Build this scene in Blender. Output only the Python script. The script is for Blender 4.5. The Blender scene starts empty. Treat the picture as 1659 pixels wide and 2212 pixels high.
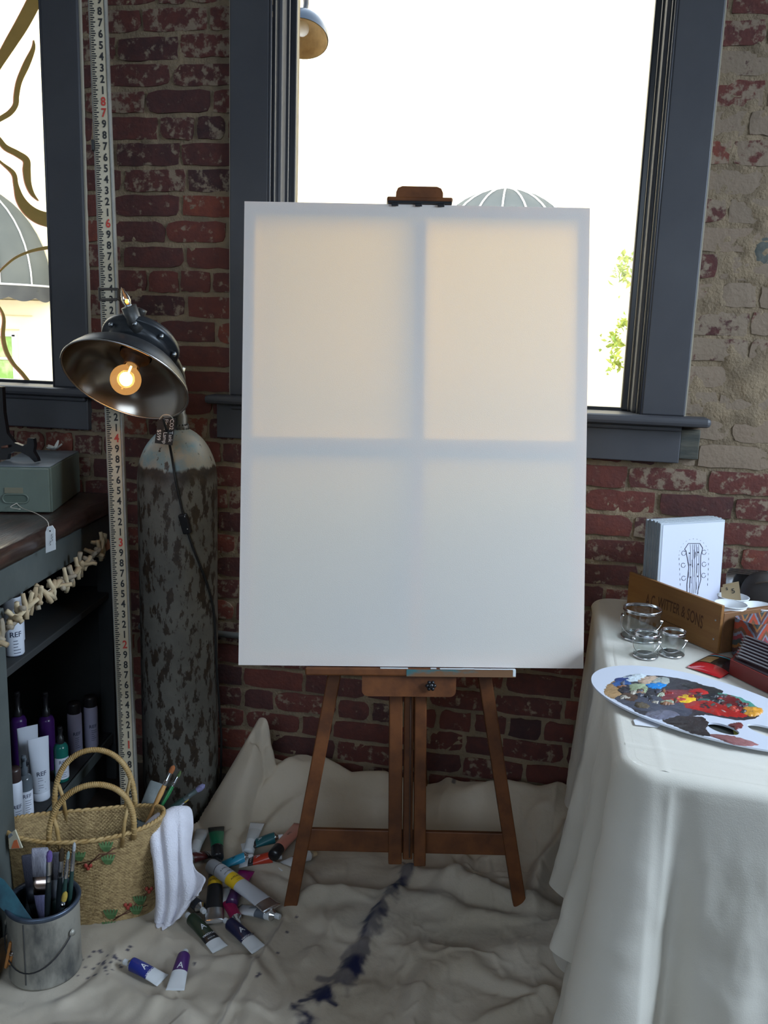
import bpy, bmesh, math, random
import numpy as np
from mathutils import Vector, Matrix, noise

random.seed(7)
rng = np.random.default_rng(7)
scene = bpy.context.scene
COL = scene.collection

# ------------------------------------------------------------------ camera
EYE = 1.54
FPX = 1900.0                      # focal length in pixels of the 1659 x 2212 frame
_d = np.array([497 - 829.5, 10760 - 1106.0, FPX]); _d /= np.linalg.norm(_d)      # world down seen by the camera
_l = np.array([-9800 - 829.5, 365 - 1106.0, FPX]); _l -= _d * (_l @ _d); _l /= np.linalg.norm(_l)
_r = -_l
_n = np.cross(_r, _d)
cam_data = bpy.data.cameras.new('camera')
cam = bpy.data.objects.new('camera', cam_data)
COL.objects.link(cam)
cam_data.sensor_fit = 'VERTICAL'
cam_data.sensor_height = 36.0
cam_data.lens = FPX / 2212 * 36.0
cam_data.clip_start = 0.05
cam_data.clip_end = 200
_right = Vector((_r[0], _n[0], -_d[0])); _down = Vector((_r[1], _n[1], -_d[1])); _fwd = Vector((_r[2], _n[2], -_d[2]))
_m = Matrix.Identity(4)
for i in range(3):
    _m[i][0] = _right[i]; _m[i][1] = -_down[i]; _m[i][2] = -_fwd[i]
_m.translation = (0, 0, EYE)
cam.matrix_world = _m
scene.camera = cam

# ------------------------------------------------------------------ sky, lights, exposure
SKY = 7.0
world = bpy.data.worlds.new('sky'); scene.world = world
world.use_nodes = True
_wt = world.node_tree; _bg = _wt.nodes['Background']
# a hazy late-day sky: bright and warm low down, dimmer and bluer overhead, the same all the way round
_tc = _wt.nodes.new('ShaderNodeTexCoord'); _sx = _wt.nodes.new('ShaderNodeSeparateXYZ'); _rp = _wt.nodes.new('ShaderNodeValToRGB')
_wt.links.new(_tc.outputs['Generated'], _sx.inputs[0]); _wt.links.new(_sx.outputs['Z'], _rp.inputs[0]); _wt.links.new(_rp.outputs[0], _bg.inputs[0])
_e = _rp.color_ramp.elements
_e[0].position = 0.0; _e[0].color = (1.0, .95, .85, 1); _e[1].position = 1.0; _e[1].color = (.16, .22, .30, 1)
_k = _e.new(.30); _k.color = (.92, .90, .84, 1); _k = _e.new(.62); _k.color = (.36, .41, .47, 1)
_bg.inputs[1].default_value = SKY

def area(name, loc, target, sx, sy, power, color, portal=False, spread=180):
    L = bpy.data.lights.new(name, 'AREA'); L.shape = 'RECTANGLE'; L.size = sx; L.size_y = sy
    L.energy = power; L.color = color
    L.spread = math.radians(spread)
    if portal: L.cycles.is_portal = True
    o = bpy.data.objects.new(name, L); COL.objects.link(o)
    o.location = loc
    o.rotation_euler = (Vector(target) - Vector(loc)).to_track_quat('-Z', 'Y').to_euler()
    return o
# assumed daylight: area lights added right of and behind the photographer, no windows modelled
area('assumed_daylight_right', (3.1, 1.40, 2.30), (0.1, 1.85, 0.3), 2.0, 1.6, 108, (0.68, 0.83, 1.0), spread=110)
area('assumed_daylight_behind', (-0.3, -2.4, 2.5), (-0.9, 1.7, 0.1), 2.4, 1.4, 19, (0.68, 0.83, 1.0), spread=100)
# the two windows in the brick wall let the sky in
area('window_portal', (-0.31, 2.93, 2.05), (-0.31, 0, 2.05), 1.16, 1.4, 1, (1, 1, 1), True)
area('window_portal', (-2.2, 2.93, 2.05), (-2.2, 0, 2.05), 1.16, 1.4, 1, (1, 1, 1), True)

scene.view_settings.view_transform = 'Standard'
scene.view_settings.look = 'None'
scene.view_settings.gamma = 1.0
scene.view_settings.use_curve_mapping = False
scene.view_settings.exposure = 0.1
scene.cycles.use_denoising = True
scene.cycles.max_bounces = 10
scene.cycles.diffuse_bounces = 4
scene.cycles.transparent_max_bounces = 16
scene.cycles.caustics_reflective = False
scene.cycles.caustics_refractive = False
scene.cycles.sample_clamp_indirect = 4.0

# ------------------------------------------------------------------ places: a sight line met with a plane of the room
def ray(u, v):
    p = np.array([u - 829.5, v - 1106.0, FPX]); return np.array([p @ _r, p @ _n, -(p @ _d)])
def PY(u, v, y):
    q = ray(u, v); t = y / q[1]; return Vector((q[0] * t, y, EYE + q[2] * t))
def PZ(u, v, z):
    q = ray(u, v); t = (z - EYE) / q[2]; return Vector((q[0] * t, q[1] * t, z))
def PROJ(p):
    p = np.array(p, float) - np.array([0, 0, EYE]); k = p[0] * _r + p[1] * _n - p[2] * _d
    return k[:2] / k[2] * FPX + np.array([829.5, 1106.0])

# ------------------------------------------------------------------ mesh building
def wm(o):
    m = o.matrix_parent_inverse @ o.matrix_basis if o.parent else o.matrix_basis
    return wm(o.parent) @ m if o.parent else m.copy()

def tag(o, label=None, cat=None, group=None, kind=None):
    if label: o['label'] = label
    if cat: o['category'] = cat
    if group: o['group'] = group
    if kind: o['kind'] = kind
    return o

def empty(name, loc=(0, 0, 0), rz=0.0, label=None, cat=None, group=None, kind=None, parent=None):
    o = bpy.data.objects.new(name, None); COL.objects.link(o)
    o.empty_display_size = 0.05
    o.location = loc; o.rotation_euler = (0, 0, rz)
    if parent:
        o.parent = parent
    return tag(o, label, cat, group, kind)

def link_obj(name, me, parent=None, world=False, mx=None):
    o = bpy.data.objects.new(name, me); COL.objects.link(o)
    if mx is not None: o.matrix_basis = mx
    if parent:
        o.parent = parent
        if world: o.matrix_parent_inverse = wm(parent).inverted()
    return o

class G:
    """collects faces, then becomes one mesh object"""
    def __init__(s): s.v = []; s.f = []; s.sm = []
    def add(s, verts, faces, M=None, smooth=False):
        b = len(s.v)
        if M is not None: verts = [M @ Vector(p) for p in verts]
        s.v.extend([tuple(p) for p in verts])
        s.f.extend([tuple(i + b for i in f) for f in faces]); s.sm.extend([smooth] * len(faces))
        return s
    def box(s, c, d, M=None, bev=0.0, seg=2):
        bm = bmesh.new(); bmesh.ops.create_cube(bm, size=1)
        bmesh.ops.scale(bm, vec=d, verts=bm.verts)
        if bev > 0: bmesh.ops.bevel(bm, geom=bm.edges[:], offset=min(bev, min(d) * .45), segments=seg, affect='EDGES', profile=.5)
        bmesh.ops.translate(bm, vec=c, verts=bm.verts)
        bm.verts.index_update()
        s.add([v.co.copy() for v in bm.verts], [[v.index for v in f.verts] for f in bm.faces], M)
        bm.free(); return s
    def bar(s, p0, p1, w, t, bev=0.002, up=(0, -1, 0)):
        """a squared bar from p0 to p1; w across, t along up"""
        p0 = Vector(p0); p1 = Vector(p1); a = (p1 - p0); L = a.length; a.normalize()
        u = Vector(up); u = (u - a * u.dot(a)).normalized(); x = a.cross(u)
        M = Matrix((x, u, a)).transposed().to_4x4(); M.translation = (p0 + p1) / 2
        return s.box((0, 0, 0), (w, t, L), M, bev)
    def lathe(s, prof, n=24, M=None, smooth=True, a0=0, a1=2 * math.pi):
        full = abs(a1 - a0 - 2 * math.pi) < 1e-6
        m = n if full else n + 1
        vs = []; fs = []
        for (r, z) in prof:
            for i in range(m):
                a = a0 + (a1 - a0) * i / n; vs.append((r * math.cos(a), r * math.sin(a), z))
        for j in range(len(prof) - 1):
            for i in range(n):
                k = (i + 1) % m
                fs.append((j * m + i, j * m + k, (j + 1) * m + k, (j + 1) * m + i))
        return s.add(vs, fs, M, smooth)
    def tube(s, pts, r, n=8, cap=True, smooth=True, closed=False):
        pts = [Vector(p) for p in pts]; N = len(pts)
        rr = r if hasattr(r, '__len__') else [r] * N
        vs = []; fs = []; ref = None
        for i, p in enumerate(pts):
            if closed: t = pts[(i + 1) % N] - pts[i - 1]
            else: t = pts[min(i + 1, N - 1)] - pts[max(i - 1, 0)]
            t.normalize()
            if ref is None:
                ref = Vector((0, 0, 1)) if abs(t.z) < .9 else Vector((1, 0, 0))
            ref = (ref - t * ref.dot(t)).normalized(); b = t.cross(ref)
            for k in range(n):
                a = 2 * math.pi * k / n; vs.append(p + ref * (rr[i] * math.cos(a)) + b * (rr[i] * math.sin(a)))
        R = N if closed else N - 1
        for i in range(R):
            j = (i + 1) % N
            for k in range(n):
                l = (k + 1) % n; fs.append((i * n + k, i * n + l, j * n + l, j * n + k))
        if cap and not closed:
            fs.append(tuple(range(n - 1, -1, -1))); fs.append(tuple((N - 1) * n + k for k in range(n)))
        return s.add(vs, fs, None, smooth)
    def prism(s, outline, t, M=None, z0=0.0):
        """flat outline (x, y) given thickness t along +z"""
        n = len(outline)
        vs = [(x, y, z0) for x, y in outline] + [(x, y, z0 + t) for x, y in outline]
        fs = [tuple(range(n - 1, -1, -1)), tuple(range(n, 2 * n))]
        fs += [(i, (i + 1) % n, n + (i + 1) % n, n + i) for i in range(n)]
        return s.add(vs, fs, M)
    def sphere(s, c, r, n=16, m=10, sc=(1, 1, 1), M=None):
        T = Matrix.Translation(c) @ Matrix.Diagonal((sc[0], sc[1], sc[2], 1))
        if M is not None: T = M @ T
        return s.lathe([(max(r * math.sin(math.pi * j / m), 1e-5), -r * math.cos(math.pi * j / m)) for j in range(m + 1)], n, T)
    def grid(s, A, M=None, smooth=True, wrap=False):
        """A: rows x cols x 3"""
        h, w = len(A), len(A[0])
        vs = [tuple(p) for row in A for p in row]; fs = []
        for j in range(h - 1):
            for i in range(w if wrap else w - 1):
                k = (i + 1) % w
                fs.append((j * w + i, j * w + k, (j + 1) * w + k, (j + 1) * w + i))
        return s.add(vs, fs, M, smooth)
    def mesh(s, name):
        me = bpy.data.meshes.new(name); me.from_pydata(s.v, [], s.f)
        me.polygons.foreach_set('use_smooth', s.sm); me.update(); return me
    def obj(s, name, mat, parent=None, world=False, mx=None, label=None, cat=None, group=None, kind=None):
        me = s.mesh(name); me.materials.append(mat)
        return tag(link_obj(name, me, parent, world, mx), label, cat, group, kind)

def npmesh(name, V, F, mat, smooth=True):
    """big quad meshes from numpy arrays"""
    me = bpy.data.meshes.new(name)
    V = np.asarray(V, np.float32); F = np.asarray(F, np.int32)
    me.vertices.add(len(V)); me.vertices.foreach_set('co', V.ravel())
    k = F.shape[1]
    me.loops.add(F.size); me.loops.foreach_set('vertex_index', F.ravel())
    me.polygons.add(len(F)); me.polygons.foreach_set('loop_start', np.arange(0, F.size, k, dtype=np.int32))
    me.polygons.foreach_set('loop_total', np.full(len(F), k, np.int32))
    me.polygons.foreach_set('use_smooth', np.full(len(F), smooth, bool))
    me.update(calc_edges=True); me.materials.append(mat); return me

def quads(h, w, keep=None, wrap=False):
    j, i = np.meshgrid(np.arange(h - 1), np.arange(w if wrap else w - 1), indexing='ij')
    k = (i + 1) % w
    F = np.stack([j * w + i, j * w + k, (j + 1) * w + k, (j + 1) * w + i], -1)
    if keep is not None: return F[keep]
    return F.reshape(-1, 4)

def frame(origin, x, z):
    """matrix with local x and z axes as given"""
    z = Vector(z).normalized(); x = Vector(x); x = (x - z * x.dot(z)).normalized(); y = z.cross(x)
    M = Matrix((x, y, z)).transposed().to_4x4(); M.translation = origin; return M

def axis_frame(p0, p1):
    a = (Vector(p1) - Vector(p0)).normalized()
    x = Vector((1, 0, 0)) if abs(a.x) < .9 else Vector((0, 1, 0))
    return frame(p0, x, a)

_tc = {}
def text_geo(s, size=1.0, bold=0.0):
    """flat lettering: vertices (x, y) and faces, centred"""
    key = (s, bold)
    if key not in _tc:
        cu = bpy.data.curves.new('lettering', 'FONT'); cu.body = s; cu.size = 1; cu.align_x = 'CENTER'; cu.align_y = 'CENTER'
        cu.resolution_u = 3; cu.offset = bold
        o = bpy.data.objects.new('lettering', cu); COL.objects.link(o)
        dg = bpy.context.evaluated_depsgraph_get(); ev = o.evaluated_get(dg); me = ev.to_mesh()
        vs = [v.co.copy() for v in me.vertices]; fs = [tuple(p.vertices) for p in me.polygons]
        ev.to_mesh_clear(); bpy.data.objects.remove(o); bpy.data.curves.remove(cu)
        _tc[key] = (vs, fs)
    vs, fs = _tc[key]
    return [v * size for v in vs], fs

def catmull(pts, n):
    """smooth path through points"""
    P = [np.array(p, float) for p in pts]; out = []
    for i in range(len(P) - 1):
        a = P[max(i - 1, 0)]; b = P[i]; c = P[i + 1]; d = P[min(i + 2, len(P) - 1)]
        for k in range(n):
            t = k / n
            out.append(.5 * ((2 * b) + (-a + c) * t + (2 * a - 5 * b + 4 * c - d) * t * t + (-a + 3 * b - 3 * c + d) * t ** 3))
    out.append(P[-1]); return out

def copy_tree(o, parent=None):
    c = o.copy(); COL.objects.link(c)
    if parent: c.parent = parent
    for ch in list(o.children): copy_tree(ch, c)
    return c

# smooth value noise on numpy arrays
def vnoise(x, y, seed=0):
    x = np.asarray(x, float); y = np.asarray(y, float)
    xi = np.floor(x).astype(np.int64); yi = np.floor(y).astype(np.int64); xf = x - xi; yf = y - yi
    def hsh(a, b):
        h = (a * 374761393 + b * 668265263 + seed * 974711) & 0xffffffff
        h = ((h ^ (h >> 13)) * 1274126177) & 0xffffffff
        return ((h ^ (h >> 16)) & 0xffff) / 65535.0
    u = xf * xf * xf * (xf * (xf * 6 - 15) + 10); w = yf * yf * yf * (yf * (yf * 6 - 15) + 10)
    return (hsh(xi, yi) * (1 - u) + hsh(xi + 1, yi) * u) * (1 - w) + (hsh(xi, yi + 1) * (1 - u) + hsh(xi + 1, yi + 1) * u) * w
def fbm(x, y, seed=0, o=4):
    s = 0; a = .5; t = 0
    for k in range(o):
        s = s + a * vnoise(x * 2 ** k, y * 2 ** k, seed + k * 17); t += a; a *= .5
    return s / t
def sstep(a, b, x):
    t = np.clip((np.asarray(x, float) - a) / (b - a), 0, 1); return t * t * (3 - 2 * t)
def polydist(X, Y, pts):
    """distance to a polyline and the position 0..1 along it"""
    best = np.full(X.shape, 1e9); pos = np.zeros(X.shape); n = len(pts) - 1
    for i in range(n):
        ax, ay = pts[i][:2]; bx, by = pts[i + 1][:2]; dx, dy = bx - ax, by - ay
        t = np.clip(((X - ax) * dx + (Y - ay) * dy) / (dx * dx + dy * dy + 1e-12), 0, 1)
        d = np.hypot(X - ax - t * dx, Y - ay - t * dy)
        m = d < best; best = np.where(m, d, best); pos = np.where(m, (i + t) / n, pos)
    return best, pos

# ------------------------------------------------------------------ materials
def nt(name):
    m = bpy.data.materials.new(name); m.use_nodes = True; t = m.node_tree
    return m, t, t.nodes['Principled BSDF']
def c4(c): return (c[0], c[1], c[2], 1)

def mat(name, c, rough=.6, metal=0.0, c2=None, scale=8.0, lo=.4, hi=.65, detail=5, bump=0.0, bscale=60.0, spec=.5, stretch=(1, 1, 1), coord='Object', emit=None, coat=0.0, sheen=0.0):
    m, t, b = nt(name); L = t.links.new
    b.inputs['Base Color'].default_value = c4(c); b.inputs['Roughness'].default_value = rough
    b.inputs['Metallic'].default_value = metal; b.inputs['Specular IOR Level'].default_value = spec
    if coat: b.inputs['Coat Weight'].default_value = coat; b.inputs['Coat Roughness'].default_value = .15
    if sheen: b.inputs['Sheen Weight'].default_value = sheen
    if emit: b.inputs['Emission Color'].default_value = c4(emit[0]); b.inputs['Emission Strength'].default_value = emit[1]
    if c2 is not None or bump:
        tc = t.nodes.new('ShaderNodeTexCoord'); mp = t.nodes.new('ShaderNodeMapping'); mp.inputs['Scale'].default_value = stretch
        L(tc.outputs[coord], mp.inputs['Vector'])
        if c2 is not None:
            nz = t.nodes.new('ShaderNodeTexNoise'); nz.inputs['Scale'].default_value = scale; nz.inputs['Detail'].default_value = detail; nz.inputs['Roughness'].default_value = .6
            L(mp.outputs[0], nz.inputs['Vector'])
            rp = t.nodes.new('ShaderNodeValToRGB'); rp.color_ramp.elements[0].position = lo; rp.color_ramp.elements[1].position = hi
            rp.color_ramp.elements[0].color = c4(c); rp.color_ramp.elements[1].color = c4(c2)
            L(nz.outputs['Fac'], rp.inputs['Fac']); L(rp.outputs['Color'], b.inputs['Base Color'])
        if bump:
            n2 = t.nodes.new('ShaderNodeTexNoise'); n2.inputs['Scale'].default_value = bscale; n2.inputs['Detail'].default_value = 4
            L(mp.outputs[0], n2.inputs['Vector'])
            bp = t.nodes.new('ShaderNodeBump'); bp.inputs['Strength'].default_value = bump; bp.inputs['Distance'].default_value = .004
            L(n2.outputs['Fac'], bp.inputs['Height']); L(bp.outputs[0], b.inputs['Normal'])
    return m

def thin_glass(name, tint=(.97, .99, .98), rough=.02, gloss=.06):
    m = bpy.data.materials.new(name); m.use_nodes = True; t = m.node_tree; t.nodes.clear(); L = t.links.new
    o = t.nodes.new('ShaderNodeOutputMaterial'); mx = t.nodes.new('ShaderNodeMixShader')
    tr = t.nodes.new('ShaderNodeBsdfTransparent'); tr.inputs[0].default_value = c4(tint)
    gl = t.nodes.new('ShaderNodeBsdfGlossy'); gl.inputs['Roughness'].default_value = rough
    lw = t.nodes.new('ShaderNodeLayerWeight'); lw.inputs['Blend'].default_value = .25
    mt = t.nodes.new('ShaderNodeMath'); mt.operation = 'MULTIPLY_ADD'; mt.inputs[1].default_value = .7; mt.inputs[2].default_value = gloss
    L(lw.outputs['Facing'], mt.inputs[0])
    ml = t.nodes.new('ShaderNodeMath'); ml.operation = 'MINIMUM'; ml.inputs[1].default_value = 1
    pw = t.nodes.new('ShaderNodeMath'); pw.operation = 'POWER'; pw.inputs[1].default_value = 2.2
    L(lw.outputs['Facing'], pw.inputs[0]); L(pw.outputs[0], mt.inputs[0])
    L(mt.outputs[0], ml.inputs[0]); L(ml.outputs[0], mx.inputs[0]); L(tr.outputs[0], mx.inputs[1]); L(gl.outputs[0], mx.inputs[2]); L(mx.outputs[0], o.inputs[0])
    return m

def cloth_mat(name, c, c2, stain=False, rumple=.35):
    m, t, b = nt(name); L = t.links.new
    tc = t.nodes.new('ShaderNodeTexCoord')
    nz = t.nodes.new('ShaderNodeTexNoise'); nz.inputs['Scale'].default_value = 4; nz.inputs['Detail'].default_value = 6
    L(tc.outputs['Object'], nz.inputs['Vector'])
    rp = t.nodes.new('ShaderNodeValToRGB'); rp.color_ramp.elements[0].position = .35; rp.color_ramp.elements[1].position = .65
    rp.color_ramp.elements[0].color = c4(c); rp.color_ramp.elements[1].color = c4(c2)
    L(nz.outputs['Fac'], rp.inputs[0]); col = rp.outputs[0]
    if stain:
        at = t.nodes.new('ShaderNodeAttribute'); at.attribute_name = 'stain'
        mx = t.nodes.new('ShaderNodeMix'); mx.data_type = 'RGBA'
        L(at.outputs['Fac'], mx.inputs['Factor']); L(col, mx.inputs['A']); mx.inputs['B'].default_value = (.012, .014, .05, 1); col = mx.outputs['Result']
    L(col, b.inputs['Base Color']); b.inputs['Roughness'].default_value = .95; b.inputs['Specular IOR Level'].default_value = .1
    b.inputs['Sheen Weight'].default_value = .12
    n2 = t.nodes.new('ShaderNodeTexNoise'); n2.inputs['Scale'].default_value = 450; n2.inputs['Detail'].default_value = 2
    n3 = t.nodes.new('ShaderNodeTexNoise'); n3.inputs['Scale'].default_value = 22; n3.inputs['Detail'].default_value = 5
    L(tc.outputs['Object'], n2.inputs['Vector']); L(tc.outputs['Object'], n3.inputs['Vector'])
    b1 = t.nodes.new('ShaderNodeBump'); b1.inputs['Strength'].default_value = .35; b1.inputs['Distance'].default_value = .001
    b2 = t.nodes.new('ShaderNodeBump'); b2.inputs['Strength'].default_value = rumple; b2.inputs['Distance'].default_value = .012
    L(n2.outputs['Fac'], b1.inputs['Height']); L(n3.outputs['Fac'], b2.inputs['Height']); L(b1.outputs[0], b2.inputs['Normal']); L(b2.outputs[0], b.inputs['Normal'])
    return m

TRIM = mat('charcoal_paint', (.050, .051, .060), .5, c2=(.062, .063, .072), scale=3, bump=.08, bscale=40)
SASH = mat('dark_sash_paint', (.022, .024, .030), .28, c2=(.03, .032, .04), scale=6)
WHITE = mat('white_plastic', (.80, .80, .82), .35)
BLACK = mat('black_plastic', (.012, .012, .014), .35)
INK = mat('black_ink', (.02, .02, .022), .7)
CHROME = mat('bright_metal', (.72, .73, .75), .18, 1.0)
STEEL = mat('dull_steel', (.42, .44, .46), .38, 1.0, c2=(.30, .32, .34), scale=20)
WIRE = mat('wire', (.35, .36, .37), .3, 1.0)
GLASS = thin_glass('clear_glass')
PANE = thin_glass('window_glass', (.99, 1, .99), .01, .02)
WOOD = mat('orange_wood', (.150, .050, .014), .5, c2=(.085, .028, .009), scale=14, stretch=(1, 1, .12), bump=.1, bscale=80, spec=.3)
PINE = mat('stretcher_pine', (.55, .40, .24), .7, c2=(.45, .31, .17), scale=12)
CREAM = mat('cream_wood', (.62, .50, .32), .6, c2=(.52, .40, .24), scale=20)
# ================================================================== THE ROOM
D = 2.75                           # the brick wall's face
ZC, H_C = 1.1918, 0.0777           # a bed joint's height and the height of one course
SILL = 1.345
W2 = (-0.893, 0.273); W1 = (-2.06 - 0.74, -1.635)
WZ = (1.30, 2.78)
HEAD = 2.78

# ---- brick and mortar materials
def brick_mat():
    m, t, b = nt('old_red_brick'); L = t.links.new
    oi = t.nodes.new('ShaderNodeObjectInfo'); sp = t.nodes.new('ShaderNodeSeparateColor'); L(oi.outputs['Color'], sp.inputs[0])
    tc = t.nodes.new('ShaderNodeTexCoord'); ge = t.nodes.new('ShaderNodeNewGeometry')
    rp = t.nodes.new('ShaderNodeValToRGB'); e = rp.color_ramp.elements
    e[0].position = 0; e[0].color = (.050, .027, .028, 1); e[1].position = 1; e[1].color = (.205, .058, .036, 1)
    k = e.new(.35); k.color = (.088, .035, .032, 1); k = e.new(.7); k.color = (.135, .043, .034, 1)
    nz = t.nodes.new('ShaderNodeTexNoise'); nz.inputs['Scale'].default_value = 24; nz.inputs['Detail'].default_value = 6; nz.inputs['Roughness'].default_value = .65
    L(ge.outputs['Position'], nz.inputs['Vector'])
    ad = t.nodes.new('ShaderNodeMath'); ad.operation = 'MULTIPLY_ADD'; ad.inputs[1].default_value = .9
    sb = t.nodes.new('ShaderNodeMath'); sb.operation = 'SUBTRACT'; sb.inputs[1].default_value = .5
    L(nz.outputs['Fac'], sb.inputs[0]); L(sb.outputs[0], ad.inputs[0]); L(sp.outputs['Red'], ad.inputs[2]); L(ad.outputs[0], rp.inputs[0])
    # old mortar smeared over the face
    n2 = t.nodes.new('ShaderNodeTexNoise'); n2.inputs['Scale'].default_value = 34; n2.inputs['Detail'].default_value = 7; n2.inputs['Roughness'].default_value = .62
    mp = t.nodes.new('ShaderNodeMapping'); mp.inputs['Location'].default_value = (3.1, 7.7, 1.3); L(ge.outputs['Position'], mp.inputs[0]); L(mp.outputs[0], n2.inputs['Vector'])
    th = t.nodes.new('ShaderNodeMath'); th.operation = 'MULTIPLY_ADD'; th.inputs[1].default_value = .62; th.inputs[2].default_value = -.36
    L(sp.outputs['Green'], th.inputs[0])
    a2 = t.nodes.new('ShaderNodeMath'); a2.operation = 'ADD'; L(n2.outputs['Fac'], a2.inputs[0]); L(th.outputs[0], a2.inputs[1])
    sm = t.nodes.new('ShaderNodeMapRange'); sm.interpolation_type = 'SMOOTHSTEP'; sm.inputs['From Min'].default_value = .30; sm.inputs['From Max'].default_value = .42; sm.inputs['To Max'].default_value = .86
    L(a2.outputs[0], sm.inputs['Value'])
    mx = t.nodes.new('ShaderNodeMix'); mx.data_type = 'RGBA'; L(sm.outputs[0], mx.inputs['Factor']); L(rp.outputs[0], mx.inputs['A']); mx.inputs['B'].default_value = (.255, .20, .145, 1)
    L(mx.outputs['Result'], b.inputs['Base Color']); b.inputs['Roughness'].default_value = .85; b.inputs['Specular IOR Level'].default_value = .25
    n3 = t.nodes.new('ShaderNodeTexNoise'); n3.inputs['Scale'].default_value = 90; n3.inputs['Detail'].default_value = 5; L(ge.outputs['Position'], n3.inputs['Vector'])
    bp = t.nodes.new('ShaderNodeBump'); bp.inputs['Strength'].default_value = .5; bp.inputs['Distance'].default_value = .004; L(n3.outputs['Fac'], bp.inputs['Height']); L(bp.outputs[0], b.inputs['Normal'])
    return m
BRICK = brick_mat()
MORTAR = mat('sandy_mortar', (.27, .205, .135), .95, c2=(.18, .138, .095), scale=14, lo=.35, hi=.7, bump=.9, bscale=130, spec=.1)
PLASTER = mat('pale_plaster', (.62, .62, .62), .9)
FLOORM = mat('dark_floorboards', (.030, .022, .018), .55, c2=(.045, .033, .026), scale=5, stretch=(8, .6, 1))
CAULK = mat('old_caulk', (.40, .36, .28), .9)
OLDWOOD = mat('weathered_wood', (.050, .054, .048), .9, c2=(.10, .095, .075), scale=30, stretch=(.3, 1, 1.6), bump=.4)

# ---- shell
wall = empty('wall_back', (0, D, 0), kind='structure')
openings = [W1, W2]
g = G()
def slab(x0, x1, z0, z1): g.box(((x0 + x1) / 2, D + .156, (z0 + z1) / 2), (x1 - x0, .288, z1 - z0))
slab(-3.0, 3.2, 0, WZ[0]); slab(-3.0, 3.2, WZ[1], 3.3)
slab(-3.0, W1[0], WZ[0], WZ[1]); slab(W1[1], W2[0], WZ[0], WZ[1]); slab(W2[1], 3.2, WZ[0], WZ[1])
g.obj('masonry_core', MORTAR, wall, True)
G().box((0.1, -.2, -.05), (6.2, 6.5, .1)).obj('floor', FLOORM, kind='structure')
G().box((0.1, -.35, 3.35), (6.4, 6.4, .1)).obj('ceiling', PLASTER, kind='structure')
G().box((-3.05, -.2, 1.65), (.1, 6.5, 3.3)).obj('wall_left', PLASTER, kind='structure')
G().box((3.25, -.2, 1.65), (.1, 6.5, 3.3)).obj('wall_right', PLASTER, kind='structure')
G().box((0.1, -3.5, 1.65), (6.4, .1, 3.3)).obj('wall_front', PLASTER, kind='structure')

# ---- mortar bed: a lumpy sheet between and here and there over the bricks
def smear_at(x, z):
    s = .20 + .08 * math.sin(x * 5 + z * 3)
    if z < 1.2: s = .20
    if z < .5: s = .14
    if x > .37 and z > 1.17: s = .66 + .14 * math.sin(z * 7)
    if x > .37 and z > 2.05: s = .55
    if -1.45 < x < -1.0 and z > 2.2: s = .32
    return s
gx = np.arange(-2.0, 1.25, .011); gz = np.arange(0.0, 2.76, .011)
GX, GZ = np.meshgrid(gx, gz)
yy = D + .0035 + (fbm(GX * 60, GZ * 60, 3) - .5) * .007
patch = sstep(.36, .44, GX) * sstep(1.18, 1.26, GZ) * (1 - .6 * sstep(1.95, 2.2, GZ))
yy = yy - patch * .0060 * sstep(.46, .60, fbm(GX * 9, GZ * 13, 9, 4))
yy = yy - .004 * sstep(.60, .72, fbm(GX * 14, GZ * 18, 21, 3))
cx = (GX[:-1, :-1] + GX[1:, 1:]) / 2; cz = (GZ[:-1, :-1] + GZ[1:, 1:]) / 2
keep = ~(((cx > W1[0]) & (cx < W1[1]) | (cx > W2[0]) & (cx < W2[1])) & (cz > WZ[0]) & (cz < WZ[1]))
me = npmesh('mortar', np.stack([GX, yy, GZ], -1).reshape(-1, 3), quads(len(gz), len(gx), keep), MORTAR)
link_obj('mortar', me, wall, True)

# ---- bricks
def brick_shape(seed, L, H):
    r = random.Random(seed); nx, nz = 7, 4; g = G(); idx = {}
    vs = []; fs = []
    for j in range(nz):
        for i in range(nx):
            u = i / (nx - 1) * 2 - 1; w = j / (nz - 1) * 2 - 1
            edge = i in (0, nx - 1) or j in (0, nz - 1); corner = i in (0, nx - 1) and j in (0, nz - 1)
            x = u * L / 2; z = w * H / 2
            if edge: x += r.uniform(-.003, .003); z += r.uniform(-.0026, .0026)
            if corner:
                q = r.choice((.001, .002, .002, .003, .007)); x -= math.copysign(q, u); z -= math.copysign(q * .8, w)
            y = (.0016 if edge else 0) + r.uniform(-.0008, .0010)
            vs.append((x, y, z))
    for j in range(nz - 1):
        for i in range(nx - 1):
            fs.append((j * nx + i, j * nx + i + 1, (j + 1) * nx + i + 1, (j + 1) * nx + i))
    ring = [i for i in range(nx)] + [j * nx + nx - 1 for j in range(1, nz)] + [(nz - 1) * nx + i for i in range(nx - 2, -1, -1)] + [j * nx for j in range(nz - 2, 0, -1)]
    b = len(vs); n = len(ring)
    for k in ring: vs.append(vs[k])
    for k in ring: x, y, z = vs[k]; vs.append((x * 1.01, .03, z * 1.03))
    for k in range(n): fs.append((b + (k + 1) % n, b + k, b + n + k, b + n + (k + 1) % n))
    g.add(vs, fs, None, True); return g
STR = [brick_shape(100 + i, .205, .0635) for i in range(14)]
HDR = [brick_shape(300 + i, .098, .0635) for i in range(8)]
STRM = [q.mesh('brick') for q in STR]; HDRM = [q.mesh('brick') for q in HDR]
for q in STRM + HDRM: q.materials.append(BRICK)
bricks = []
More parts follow.
